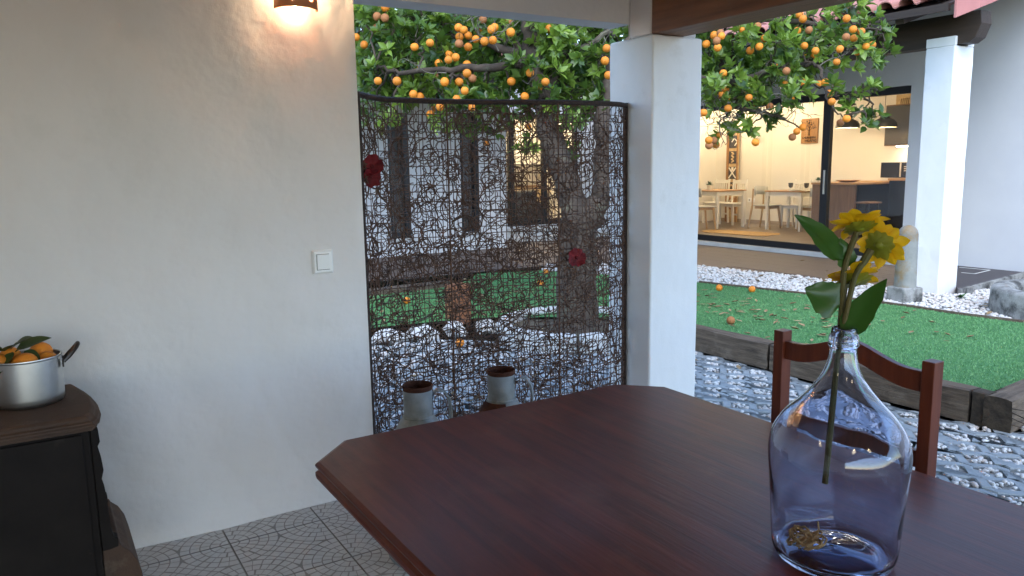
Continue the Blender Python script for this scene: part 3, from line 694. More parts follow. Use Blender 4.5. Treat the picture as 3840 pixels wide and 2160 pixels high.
# ------------------------------------------------------------------ courtyard ground
def sheet(name, poly, z, m, label, cat, kind='structure'):
    bm = bmesh.new(); vs_ = [bm.verts.new((x, y, z)) for x, y in poly]; bm.faces.new(vs_)
    bmesh.ops.triangulate(bm, faces=bm.faces); bm.normal_update()
    if sum(f.normal.z for f in bm.faces) < 0: bmesh.ops.reverse_faces(bm, faces=bm.faces)
    me = bpy.data.meshes.new(name); bm.to_mesh(me); bm.free(); me.materials.append(m)
    return tag(obj(name, me), label, cat, kind=kind)
def inside(p, poly):
    x, y = p; c = False; n = len(poly)
    for i in range(n):
        (x1, y1), (x2, y2) = poly[i], poly[i-1]
        if (y1 > y) != (y2 > y) and x < (x2-x1)*(y-y1)/(y2-y1)+x1: c = not c
    return c
PAVE = [(1.2, 3.44), (2.9, 3.44), (3.14, 3.07), (2.95, 2.9), (2.95, -.6), (6.6, -.6), (6.6, 1.9), (4.72, 1.92), (4.43, 2.14), (4.43, 4.95), (4.05, 5.05), (3.45, 5.30), (3.25, 5.75), (2.9, 6.02), (1.2, 6.15)]
pv = sheet('paving', PAVE, -.020, BED, 'grey interlocking grid paving filled with white pebbles', 'paving')
A2 = Vector((.161*math.cos(math.radians(-46.5)), .161*math.sin(math.radians(-46.5)))); B2 = Vector((.165*math.cos(math.radians(-135.5)), .165*math.sin(math.radians(-135.5))))
ORG = Vector((3.797, 1.925))-A2*.0-B2*.32
def paver_mesh(n):
    t = .30; ch = .07; top = []; bot = []
    # stair of n bars and slants, its two long edges listed from start to end
    for k in range(n):
        top += [(k+0, k), (k+1, k), (k+1+t, k+t)]; bot += [(k+t, k+t), (k+1-ch, k+t), (k+1, k+t+ch)]
    poly = [(0, 0)] + top[1:]+[(n+t, n), (n, n)]+bot[::-1]
    g = .016; P = []
    for u, v in poly: P.append(A2*u+B2*v)
    bm = bmesh.new(); f = bm.faces.new([bm.verts.new((q.x, q.y, -.06)) for q in P]); bm.normal_update()
    if f.normal.z < 0: f.normal_flip()
    r0 = bmesh.ops.inset_region(bm, faces=bm.faces[:], thickness=.0022, depth=0)
    bmesh.ops.delete(bm, geom=r0['faces'], context='FACES'); f = bm.faces[:][0]
    ex = bmesh.ops.extrude_face_region(bm, geom=[f]); top_ = [e for e in ex['geom'] if isinstance(e, bmesh.types.BMFace)]
    for v in [e for e in ex['geom'] if isinstance(e, bmesh.types.BMVert)]: v.co.z = -.006
    bmesh.ops.inset_region(bm, faces=top_, thickness=.006, depth=0)
    for v in top_[0].verts: v.co.z = 0
    bmesh.ops.recalc_face_normals(bm, faces=bm.faces); me = bpy.data.meshes.new('paver'); bm.to_mesh(me); bm.free(); me.materials.append(PAVER); return me
PMS = {1: paver_mesh(1), 2: paver_mesh(2), 3: paver_mesh(3)}
used = {}; pockets = []
rp = random.Random(6)
cand = []
for i in range(-60, 60):
    for j in range(-60, 60):
        c = ORG+A2*(i+.65)+B2*(j+.5)
        if inside((c.x, c.y), PAVE) : cand.append((i, j))
cs = set(cand); pav_list = []
for (i, j) in sorted(cand, key=lambda q: (q[0]-q[1], q[0])):
    if (i, j) in used: continue
    n = 1
    while n < 3 and (i+n, j+n) in cs and (i+n, j+n) not in used: n += 1
    if n > 1 and rp.random() < .15: n -= 1
    for k in range(n): used[(i+k, j+k)] = 1
    q = ORG+A2*i+B2*j; pav_list.append((q, n))
def camd(x, y): return math.hypot(x, y)
pav_list.sort(key=lambda e: camd(e[0].x, e[0].y)); print('pavers', len(pav_list))
for q, n in pav_list:
    inst('paver', PMS[n], pv, (q.x, q.y, rp.uniform(-.005, .001)), (rp.uniform(-.010, .010), rp.uniform(-.010, .010), rp.uniform(-.008, .008)))
for (i, j) in cand: pockets.append(ORG+A2*(i+.65)+B2*(j+.65))

# pebbles: irregular rounded stones, joined
def ico():
    bm = bmesh.new(); bmesh.ops.create_icosphere(bm, subdivisions=1, radius=1); V = np.array([v.co[:] for v in bm.verts]); T = np.array([[v.index for v in f.verts] for f in bm.faces]); bm.free(); return V, T
IV, IT = ico()
def pebbles(name, pts, rmin, rmax, label, ztop=True, parent=None):
    n = len(pts); pts = np.array(pts); R = rng.uniform(rmin, rmax, n)
    S = np.stack([R*rng.uniform(.9, 1.45, n), R*rng.uniform(.7, 1.05, n), R*rng.uniform(.5, .8, n)], 1)
    a = rng.uniform(0, 6.283, n); tx = rng.uniform(-.5, .5, n)
    V = IV[None]*(1+rng.uniform(-.13, .13, (n, len(IV), 1)))*S[:, None, :]
    c, s = np.cos(tx)[:, None], np.sin(tx)[:, None]; y = V[..., 1]*c-V[..., 2]*s; z = V[..., 1]*s+V[..., 2]*c
    c, s = np.cos(a)[:, None], np.sin(a)[:, None]; x = V[..., 0]*c-y*s; y = V[..., 0]*s+y*c
    P = np.stack([x, y, z], 2)+pts[:, None, :]
    T = IT[None]+(np.arange(n)*len(IV))[:, None, None]
    tint = np.clip(rng.normal(.05, .28, n), 0, .9); tint = np.repeat(tint, len(IV))
    return tag(obj(name, npmesh(name, P.reshape(-1, 3), T.reshape(-1, 3), PEB, True, tint), parent), label, None if parent else 'gravel', kind='stuff')
pp_ = []
for c in pockets:
    if camd(c.x, c.y) > 7.6: continue
    k = int(rng.integers(16, 22))
    for _ in range(k):
        u, v = rng.uniform(-.30, .30, 2); q = c+A2*u+B2*v; pp_.append((q.x, q.y, -.018+rng.uniform(0, .016)))
pebbles('pebbles', pp_, .007, .0185, 'white and pinkish pebbles lying in the cells of the grid paving')

# ------------------------------------------------------------------ lawn
LZ = .10
LAWN = [(4.56, 2.30), (5.8, 2.36), (7.1, 2.50), (7.11, 3.2), (7.04, 3.7), (7.04, 4.2), (7.0, 4.6), (6.8, 5.57), (6.6, 6.47), (6.3, 7.4), (5.75, 8.5), (4.9, 8.75), (4.2, 8.02), (3.2, 7.95), (1.5, 8.0), (1.5, 6.45), (2.5, 6.35), (3.3, 6.22), (3.75, 6.0), (4.3, 5.6), (4.56, 5.0)]
lw = sheet('lawn', LAWN, LZ, TURFB, 'bright green artificial lawn under the orange tree', 'lawn')
MB().box((4.58, 2.32, -.1), (7.0, 4.6, .095)).build('lawn_base', SOIL, lw)
NB = 150000
bp_ = rng.uniform((1.5, 2.3), (7.12, 8.75), (NB*3, 2))
def inside_np(P, poly):
    x, y = P[:, 0], P[:, 1]; c = np.zeros(len(P), bool); n = len(poly)
    for i in range(n):
        (x1, y1), (x2, y2) = poly[i], poly[i-1]
        if y1 == y2: continue
        c ^= ((y1 > y) != (y2 > y)) & (x < (x2-x1)*(y-y1)/(y2-y1)+x1)
    return c
bp_ = bp_[inside_np(bp_, LAWN)][:NB]; n = len(bp_)
a = rng.uniform(0, 6.283, n); hgt = rng.uniform(.007, .015, n); ln = rng.uniform(.2, 1.0, n)*.014; la = rng.uniform(0, 6.283, n); wd = .0022
V = np.zeros((n, 3, 3), np.float32)
V[:, 0, :2] = bp_+np.stack([np.cos(a), np.sin(a)], 1)*wd; V[:, 1, :2] = bp_-np.stack([np.cos(a), np.sin(a)], 1)*wd; V[:, :2, 2] = LZ
V[:, 2, :2] = bp_+np.stack([np.cos(la), np.sin(la)], 1)*ln[:, None]; V[:, 2, 2] = LZ+hgt
tg = tag(obj('lawn_blades', npmesh('lawn_blades', V.reshape(-1, 3), np.arange(n*3).reshape(-1, 3), TURF, False, np.repeat(rng.uniform(0, 1, n)**1.6, 3))), 'short plastic grass blades of the artificial lawn', 'grass', kind='stuff')

def sleeper(p, q, w_, z0, z1, m, label, seed, extra=0):
    p, q = Vector(p), Vector(q); d = (q-p); L = d.length; rz = math.atan2(d.y, d.x); s = empty('timber_sleeper', ((p.x+q.x)/2, (p.y+q.y)/2, z0), rz, label, 'sleeper', 'old timber sleepers edging the lawn')
    nx, ny, nz = max(8, int(L/.05)), 4, 4; bm = bmesh.new(); bmesh.ops.create_cube(bm, size=1)
    bmesh.ops.scale(bm, verts=bm.verts, vec=(L, w_, z1-z0)); bmesh.ops.translate(bm, verts=bm.verts, vec=(0, 0, (z1-z0)/2))
    ex = [e for e in bm.edges if abs((e.verts[0].co-e.verts[1].co).x) > L*.5]; bmesh.ops.subdivide_edges(bm, edges=ex, cuts=nx)
    ex = [e for e in bm.edges if abs((e.verts[0].co-e.verts[1].co).y) > w_*.5]; bmesh.ops.subdivide_edges(bm, edges=ex, cuts=ny, use_grid_fill=True)
    ex = [e for e in bm.edges if abs((e.verts[0].co-e.verts[1].co).z) > (z1-z0)*.5]; bmesh.ops.subdivide_edges(bm, edges=ex, cuts=nz, use_grid_fill=True)
    for v in bm.verts:
        c = v.co; n1 = noise.noise(Vector((c.x*2.2, c.y*9+seed, c.z*9))); n2 = noise.noise(Vector((c.x*9, c.y*25+seed, c.z*25)))
        k = .009*n1+.004*n2
        if abs(c.y) > w_*.49: c.y += math.copysign(k, c.y)
        if c.z > (z1-z0)*.98: c.z += k*.8
        if abs(c.x) > L*.495: c.x += math.copysign(abs(n1)*.012, -c.x)
        if abs(c.y) > w_*.48 and c.z > (z1-z0)*.97: c.z -= .006; c.y *= .97
    for f in bm.faces: f.material_index = 1 if abs(f.normal.x) > .7 else 0; f.smooth = False
    me = bpy.data.meshes.new('timber'); bm.to_mesh(me); bm.free(); me.materials.append(m); me.materials.append(ENDG)
    obj('timber', me, s)
    rr = random.Random(seed); mb = MB()       # long drying cracks on the face
    for c in range(5):
        x0 = rr.uniform(-L*.45, L*.1); zz = (z1-z0)*rr.uniform(.35, .85); ll = rr.uniform(.2, .45); pts = [(x0+ll*t, -w_/2+.0015, zz+.012*math.sin(t*5+c)-.03*t) for t in np.linspace(0, 1, 8)]
        mb.tube(pts, [.0005]+[rr.uniform(.0018, .0032) for _ in range(6)]+[.0005], 4)
    mb.build('crack', ENDG, s)
    return s
sleeper((4.51, 5.02), (4.51, 3.672), .12, 0, .190, SLEEPER, 'weathered timber sleeper by the near pillar, a split along its face', 4)
sleeper((4.51, 3.655), (4.505, 2.245), .12, 0, .190, SLEEPER, 'weathered timber sleeper seen through the chair back', 9)
sleeper((4.50, 2.235), (4.50, 2.15), .10, -.005, .192, ENDG, 'short dark broken sleeper stub at the lawn corner', 14)
sleeper((4.44, 2.09), (6.9, 2.33), .14, 0, .185, SLEEPER, 'pale timber sleeper running off along the right end of the lawn', 21)
sleeper((3.1, 8.02), (4.15, 8.06), .14, 0, .17, SLEEPER, 'low timber sleeper at the back of the lawn behind the screen', 33)

# gravel strip between lawn and deck, and round the bollard
GRV = [(7.1, 2.35), (7.12, 3.2), (7.05, 3.7), (7.05, 4.2), (7.01, 4.6), (6.81, 5.57), (6.61, 6.47), (6.31, 7.4), (5.77, 8.55), (6.2, 9.0), (7.2, 8.3), (7.72, 7.55), (7.9, 6.4), (8.0, 5.6), (8.06, 4.28), (9.9, 4.48), (9.9, 1.2), (7.1, 1.2)]
sheet('gravel_strip', GRV, .070, BED, 'bed of white gravel between the lawn and the deck', 'gravel bed')
q = rng.uniform((5.7, 1.2), (10.4, 9.0), (60000, 2)); q = q[inside_np(q, GRV)]
q = q[((q[:, 0] < 9.0) | (q[:, 1] > 3.0))][:15000]
pebbles('gravel', np.concatenate([q, rng.uniform(.068, .105, (len(q), 1))], 1),     .011, .028, 'white gravel lying between the lawn and the deck')
q = rng.uniform((4.55, 1.3), (6.9, 2.1), (1500, 2)); q = q[(q[:, 1] < 2.0+.0975*(q[:, 0]-4.55)) & (q[:, 1] > 1.90)]
pebbles('corner_gravel', np.concatenate([q, rng.uniform(-.01, .015, (len(q), 1))], 1),   .014, .026, 'loose white gravel heaped along the pale sleeper at the lawn corner')
ed = MB(); ep = [(x, y) for x, y in LAWN[3:9]]
for (x1, y1), (x2, y2) in zip(ep, ep[1:]): ed.beam((x1, y1, LZ-.02), (x2, y2, LZ-.02), .035, .08)
tag(ed.build('lawn_edging', SLEEPER), 'thin timber edging between lawn and white gravel', 'edging', kind='structure')

# deck in front of the glass doors
dk = sheet('deck', [(7.74, 7.6), (7.92, 6.4), (8.02, 5.6), (8.09, 4.3), (9.95, 5.45), (9.95, 12.4), (1.0, 12.4), (1.0, 9.2), (6.2, 9.05), (7.2, 8.35)], .074, DECK, 'brown tiled terrace in front of the house', 'terrace')
DP = [(7.74, 7.6), (7.92, 6.4), (8.02, 5.6), (8.09, 4.35), (9.90, 5.5), (9.90, 12.4), (1.0, 12.4), (1.0, 9.2), (6.2, 9.05), (7.2, 8.35)]
dm = MB().box((-.148, -.598, -.01), (.148, .598, .006)).mesh('terrace_tile', DECK)
nt = 0
for i in range(2, 32):
    for j in range(0, 10):
        x, y = .90+.300*(i+.5), 4.40+1.2*(j+.5)-(.4 if i % 2 else 0)
        k = [(x+dx, y+dy) for dx in (-.148, .148) for dy in (-.598, .598)]
        if all(inside(c, DP) for c in k): inst('terrace_tile', dm, dk, (x, y, .0745)); nt += 1
        else:
            for e in (-.45, -.15, .15, .45):
                kk = [(x+dx, y+e+dy) for dx in (-.148, .148) for dy in (-.148, .148)]
                if all(inside(c, DP) for c in kk): inst('cut_tile', dm, dk, (x, y+e, .0745), (0, 0, 0), (1, .247, 1))
pl_ = MB().prism([(8.10, 4.285), (9.899, 4.50), (9.899, 5.50)], 0, .153).build('slate_platform', SLATE, bevel=.003)
tag(pl_, 'low dark slate platform behind the far pillar', 'platform', kind='structure')
hm = MB()
for a_, b_ in (((9.733, 5.159), (9.761, 4.81)), ((9.30, 4.90), (9.311, 4.756)), ((9.761, 4.81), (9.311, 4.756))): hm.beam((*a_, .155), (*b_, .155), .014, .005)
tag(hm.build('hatch_frame', MARBLE), 'pale frame line of a tiled hatch in the slate platform by the far pillar', 'hatch')
MBk = MB().beam((8.085, 4.262, .115), (9.9, 4.478, .115), .04, .085)
tag(MBk.build('platform_kerb', CONC2), 'thin pale kerb along the edge of the slate platform', 'kerb')

# ------------------------------------------------------------------ far pillar, bollard, stone ring
fp = empty('far_pillar', (8.1, 4.55, 0), label='far square white pillar under the tiled porch roof', cat='pillar')
rel(MB().box((7.927, 4.402, 0), (8.275, 4.70, 2.60)), fp).build('shaft', WHITEW, fp, bevel=.012, seg=3); uneven(fp.children[0])
rel(MB().prism([(7.927, 2.60), (7.965, 2.60), (7.965, 2.69), (7.927, 2.69)], 4.402, 4.70, axis='y').prism([(8.16, 2.60), (8.275, 2.60), (8.275, 2.65), (8.16, 2.67)], 4.402, 4.70, axis='y'), fp).build('cap', WHITEW, fp, bevel=.006)

bo = empty('stone_bollard', (7.31, 4.39, .07), label='round topped old concrete bollard standing on the white gravel', cat='bollard')
rz = math.radians(-14); bo.rotation_euler = (0, 0, rz)
MB().box((-.118, -.118, 0), (.118, .118, .175)).build('base', CONC2, bo, bevel=.018, seg=3)
pr_ = [(.102, .172), (.097, .40), (.092, .69)]+[(.092*math.cos(t), .69+.096*math.sin(t)) for t in np.linspace(.12, math.pi/2-.02, 9)]+[(.001, .7855)]
MB().lathe(pr_, 36).build('shaft', CONC, bo, smooth=True, angle=60)

wl = empty('stone_ring', (7.87, 3.10, .05), label='low round mossy stone ring half cut by the photo edge', cat='stone ring')
MB().lathe([(.50, .0), (.50, .235), (.515, .262), (.545, .278), (.62, .285), (.665, .272), (.682, .245), (.69, .12), (.69, 0)], 64).build('rim', CONC2, wl, smooth=True, angle=50)
MB().lathe([(.001, .10), (.5, .10)], 32).build('inner_gravel', BED, wl)

# small weeds
def weed(x, y, z, s, label):
    e = empty('weed', (x, y, z), label=label, cat='weed')
    rr = random.Random(int(x*100))
    for k in range(7):
        a = rr.uniform(0, 6.28); place = place_blade(MB(), leaf_blade(.1, .012*s*8, .3, .2, nu=5, nv=2, seed=k), (0, 0, .005), (.09*s*8*math.cos(a)*.6, .09*s*8*math.sin(a)*.6, .05*s*8*rr.uniform(.5, 1.3)))
        place.build('leaf', PLANT, e, smooth=True, angle=0)
weed(7.88, 4.15, .09, .17, 'small green weed in the gravel at the foot of the far pillar')
weed(7.12, 5.72, .09, .10, 'tiny green weed in the gravel near the middle of the deck edge')

# ------------------------------------------------------------------ the house across the courtyard
HX = 9.9
hs = empty('courtyard_house', (HX, 8, 0), label='white house with lit glass doors across the courtyard', cat='house')
def hrel(mb): return rel(mb, hs)
hrel(MB().box((HX, -4, 0), (HX+.22, 6.03, 4.1)).box((HX, 6.03, 2.442), (HX+.22, 10.62, 3.6)).box((HX, 10.62, 0), (HX+.22, 12.3, 3.6))).build('wall', HOUSEW, hs)
hrel(MB().box((HX-.06, 5.97, .06), (HX+.24, 10.70, .148))).build('threshold', MARBLE, hs, bevel=.004)
F0 = HX+.06
fr = [((F0, 6.03, 2.345), (F0+.09, 10.62, 2.442)), ((F0, 6.03, .148), (F0+.09, 10.62, .245)), ((F0, 10.55, .245), (F0+.09, 10.62, 2.345)), ((F0, 6.03, .245), (F0+.09, 6.06, 2.345)), ((F0+.005, 7.265, .245), (F0+.085, 7.385, 2.345))]
sd_ = hrel(MB().box(*fr[0]).box(*fr[1]).box(*fr[2]).box(*fr[3])).build('door_frame', BLACKF, hs, bevel=.003)
hrel(MB().box(*fr[4])).build('door_stile', BLACKF, hs, bevel=.003)
hrel(MB().box((F0-.02, 7.30, 1.0), (F0+.004, 7.325, 1.35))).build('door_handle', ALU, hs, bevel=.004)
hrel(MB().box((F0+.04, 6.06, .245), (F0+.045, 7.265, 2.345))).build('door_pane', PANE, hs)
hrel(MB().box((F0+.055, 7.385, .245), (F0+.060, 10.55, 2.345))).build('door_pane', PANE, hs)
hrel(MB().box((HX-.10, 7.60, 2.43), (HX-.002, 7.96, 2.575))).build('outdoor_lamp_box', BLACKF, hs, bevel=.006)
rx0, rx1, ry0, ry1 = HX+.22, 13.5, 5.75, 13.15
hrel(MB().box((rx1, ry0, 0), (rx1+.15, ry1, 2.75)).box((rx0, ry1, 0), (rx1, ry1+.15, 2.75)).box((rx0, ry0-.15, 0), (rx1, ry0, 2.75)).box((rx0+.0, 12.3, 0), (rx0+.1, ry1, 2.75)).box((12.9, 12.80, .15), (13.5, 13.15, 2.75))).build('room_wall', ROOMW, hs)
hrel(MB().box((HX+.001, ry0, 0), (rx1, ry1, .149))).build('room_floor', ROOMF, hs)
hrel(MB().box((HX+.22, ry0, 2.75), (rx1+.15, ry1+.15, 2.9))).build('room_ceiling', ROOMW, hs)
hrel(MB().box((rx1-.015, ry0, .149), (rx1-.001, 12.80, .225))).build('skirting', SKIRT, hs)
# back wing, seen through the screen
bw = empty('back_wing', (5, 11.5, 0), label='white back wing of the house with narrow dark windows', cat='house')
def wrel(mb): return rel(mb, bw)
wrel(MB().box((-6, 11.5, 0), (4.88, 11.7, 3.3)).box((4.88, 11.5, 0), (5.24, 11.7, .37)).box((4.88, 11.5, 2.34), (5.24, 11.7, 3.3)).box((5.24, 11.5, 0), (6.16, 11.7, 3.3)).box((6.16, 11.5, 0), (6.51, 11.7, .39)).box((6.16, 11.5, 2.36), (6.51, 11.7, 3.3)).box((6.51, 11.5, 0), (7.045, 11.7, 3.3)).box((6.85, 11.7, 0), (7.045, 12.3, 3.3)).box((7.045, 12.3, 0), (7.55, 12.5, 3.3)).box((7.55, 12.3, 0), (9.20, 12.5, .36)).box((7.55, 12.3, 2.42), (9.20, 12.5, 3.3)).box((9.20, 12.3, 0), (9.899, 12.5, 3.3))).build('wall', HOUSEW, bw)
for x0, x1, z0, z1 in ((4.88, 5.24, .37, 2.34), (6.16, 6.51, .39, 2.36)):
    f = wrel(MB().box((x0, 11.53, z0), (x0+.05, 11.6, z1)).box((x1-.09, 11.51, z0), (x1, 11.6, z1)).box((x0+.05, 11.53, z1-.06), (x1-.09, 11.6, z1)).box((x0+.05, 11.53, z0), (x1-.09, 11.6, z0+.08))).build('window', BLACKF, bw)
    wrel(MB().box((x0+.05, 11.56, z0+.08), (x1-.09, 11.566, z1-.06))).build('pane', PANE, f)
    wrel(MB().box((x0-.02, 11.46, z0-.04), (x1+.02, 11.5, z0-.003))).build('sill', MARBLE, f)
    wrel(MB().box((x0+.02, 11.66, z0), (x1-.02, 11.69, z1))).build('blind', GREYDK, f)
f = wrel(MB().box((7.55, 12.33, .36), (9.20, 12.41, .46)).box((7.55, 12.33, 2.36), (9.20, 12.41, 2.42)).box((7.63, 12.33, .46), (7.74, 12.41, 2.36)).box((8.38, 12.33, .46), (8.47, 12.41, 2.36)).box((9.12, 12.33, .46), (9.20, 12.41, 2.36)).box((7.55, 12.34, .46), (7.57, 12.41, 2.36))).build('window', BLACKF, bw)
wrel(MB().box((7.74, 12.37, .46), (8.38, 12.375, 2.36)).box((8.47, 12.37, .46), (9.12, 12.375, 2.36))).build('pane', PANE, f)
wrel(MB().box((7.5, 12.22, .27), (9.25, 12.298, .33))).build('sill', MARBLE, f)
wrel(MB().box((7.05, 14.6, 0), (9.8, 14.75, 2.75)).box((7.0, 12.5, 0), (7.1, 14.6, 2.75)).box((9.78, 12.5, 0), (9.88, 14.6, 2.75)).box((7, 12.5, 2.75), (9.9, 14.75, 2.85))).build('room_wall', ROOMW, bw)
wrel(MB().box((7.0, 12.5, .1), (9.8, 14.6, .149))).build('room_floor', ROOMF, bw)
kc = empty('kitchen_cupboards', (8.5, 14.4, .15), label='cream kitchen cupboards seen through the lit back window', cat='cupboards')
for k in range(5):
    MB().box((-1.2+.48*k, -.30, 0), (-1.2+.48*k+.47, .18, .86)).build('cupboard', CREAM, kc, bevel=.003); MB().box((-1.2+.48*k, -.12, 1.35), (-1.2+.48*k+.47, .18, 2.05)).build('cupboard', CHWHITE, kc, bevel=.003)
MB().box((-1.22, -.33, .862), (1.2, .19, .9)).build('worktop', OAKD, kc)
ac = empty('brown_armchair', (8.1, 13.0, .15), label='brown armchair behind the lit back window', cat='armchair')
MB().box((-.35, -.3, .12), (.35, .35, .42)).build('seat', GREYDK, ac, bevel=.05, seg=3); MB().box((-.35, -.38, .12), (.35, -.24, .86)).build('backrest', GREYDK, ac, bevel=.05, seg=3)
for s in (-1, 1): MB().box((s*.42-.07, -.34, .0), (s*.42+.07, .35, .60)).build('armrest', GREYDK, ac, bevel=.04, seg=3)
stp = MB().box((7.1, 12.0, .08), (9.8, 12.299, .17)).build('back_step', MARBLE); tag(stp, 'pale stone step below the lit back window', 'step')

# ------------------------------------------------------------------ porch roofs with clay tiles
def tile_shape():
    V = []; F = []; prof = []
    for k in range(9): a = math.pi*k/8; prof.append((-.0785*math.cos(a)-.030, .010+.066*math.sin(a)))
    prof += [(.060, .004), (.085, -.004), (.110, .006)]
    L = .40; m = len(prof)
    for t, lift in ((0, .022), (1, 0)):
        for y, z in prof: V.append((L*t, y, z+lift))
        for y, z in prof: V.append((L*t, y*1.0, z+lift-.013))
    for k in range(m-1):
        F += [(k, k+1, 2*m+k+1, 2*m+k), (m+k, 3*m+k, 3*m+k+1, m+k+1), (k, m+k, m+k+1, k+1), (2*m+k, 2*m+k+1, 3*m+k+1, 3*m+k)]
    F += [(0, 2*m, 3*m, m), (m-1, 2*m-1, 4*m-1, 3*m-1)]
    mb = MB().add(V, F); me = mb.mesh('roof_tile', ROOFT, False)
    bm = bmesh.new(); bm.from_mesh(me); bmesh.ops.recalc_face_normals(bm, faces=bm.faces); bm.to_mesh(me); bm.free()
    me.polygons.foreach_set('use_smooth', [True]*len(me.polygons)); me.set_sharp_from_angle(angle=math.radians(40)); return me
RT = tile_shape()
pit = math.radians(17)
pr1 = empty('tiled_porch_roof', (7.4, 4.2, 2.9), label='pink clay tiled porch roof in front of the glass doors', cat='roof')
def prel(mb): return rel(mb, pr1)
for i in range(7):
    for j in range(30):
        d = .335*i; inst('roof_tile', RT, pr1, (.06+d*math.cos(pit)+rp.uniform(-.006, .006), .14+.223*(j+.5), .055+d*math.sin(pit)), (0, -pit, rp.uniform(-.012, .012)))
prel(MB().beam((7.50, 7.6, 2.915), (9.85, 7.6, 2.915+2.35*math.tan(pit)), 6.7, .025)).build('roof_board', DARKW, pr1)
prel(MB().box((7.44, 4.22, 2.855), (7.475, 10.9, 2.925))).build('fascia', DARKW, pr1)
for j in range(9):
    y = 4.75+.72*j; prel(MB().beam((7.52, y, 2.865), (9.85, y, 2.865+2.33*math.tan(pit)), .09, .10)).build('rafter', DARKW, pr1)
for k in range(6):
    x = 7.40+.40*k; z = 2.925+.40*k*math.tan(pit)
    prel(MB().hexa([(x, 4.12, z-.155), (x+.40, 4.12, z-.155+.40*math.tan(pit)), (x+.40, 4.145, z-.155+.40*math.tan(pit)), (x, 4.145, z-.155)], [(x, 4.12, z+.055), (x+.412, 4.12, z+.055+.40*math.tan(pit)), (x+.412, 4.145, z+.055+.40*math.tan(pit)), (x, 4.145, z+.055)])).build('verge_tile', VERGET, pr1, bevel=.004)
    prel(MB().lathe([(.075, 0), (.070, .42)], 12, a0=0, a1=math.pi)).name = 'x' if False else None
pb = MB(); pb.prism([(4.20, 2.905), (4.185, 2.78), (4.235, 2.655), (4.30, 2.612), (11.4, 2.612), (11.4, 2.905)], 7.967, 8.155, axis='x')
tag(pb.build('porch_beam', DARKW, bevel=.006), 'dark stained porch beam lying across the far pillar', 'beam')
pr2 = empty('back_porch_roof', (3, 9.7, 2.8), label='clay tiled porch roof of the back wing behind the tree', cat='roof')
def p2r(mb): return rel(mb, pr2)
for i in range(4):
    for j in range(30):
        d = .335*i; inst('roof_tile', RT, pr2, (-1.0+.223*j, -.32+d*math.cos(pit), .10+d*math.sin(pit)), (0, -pit, math.pi/2))
p2r(MB().beam((3.7, 9.4, 2.86), (3.7, 11.5, 2.86+2.1*math.tan(pit)), 7.0, .025, (0, 0, 1))).build('roof_board', DARKW, pr2)
tag(MB().box((.2, 9.75, 2.60), (7.0, 9.9, 2.86)).build('back_porch_beam', DARKW, bevel=.006), 'dark porch beam of the back wing behind the orange leaves', 'beam')

# post and stones by the tree
po_ = MB().box((3.20, 6.20, .05), (3.40, 6.36, .42)).build('timber_stump', BEAMW, bevel=.01); tag(po_, 'short square timber stump on the lawn edge behind the screen', 'stump')
rs = random.Random(17)
def rock(x, y, z, s, sc, label, group):
    bm = bmesh.new(); bmesh.ops.create_icosphere(bm, subdivisions=2, radius=s)
    for v in bm.verts: v.co *= 1+.55*noise.noise(v.co*1.6/s+Vector((x*5, y*5, 0)))+.15*noise.noise(v.co*4/s)
    me = bpy.data.meshes.new('border_rock'); bm.to_mesh(me); bm.free(); me.materials.append(STONE); o = inst('border_rock', me, None, (x, y, z), (0, 0, rs.uniform(0, 6)), sc); return tag(o, label, 'rock', group)
RG = 'pale border rocks between the paving and the lawn behind the screen'
for k in range(7):
    x = 2.0+.30*k; rock(x, 6.22-.06*max(0, k-3), .02, .13, (1.35, .8, .55), ('pale border rock at the far left of the lawn edge, beside the plaster wall', 'second border rock from the plaster wall behind the screen', 'third border rock from the plaster wall, below the fallen orange', 'middle border rock of the row behind the screen', 'border rock left of the timber stump behind the screen', 'border rock in front of the timber stump behind the screen', 'border rock nearest the ring of stones round the tree')[k], RG)
rg = empty('tree_ring', (4.0, 5.42, 0), label='ring of pale stones round the foot of the orange tree', cat='stone ring')
for k in range(16):
    a = 2*math.pi*k/16; mb = MB().box((-.115, -.055, 0), (.115, .055, .17)); o = mb.build('stone', STONE, rg, bevel=.025, seg=2); o.location = (.62*math.cos(a), .62*math.sin(a), -.02); o.rotation_euler = (rs.uniform(-.05, .05), 0, a+math.pi/2)
MB().lathe([(.001, .09), (.60, .07)], 24).build('pit_soil', SOIL, rg)

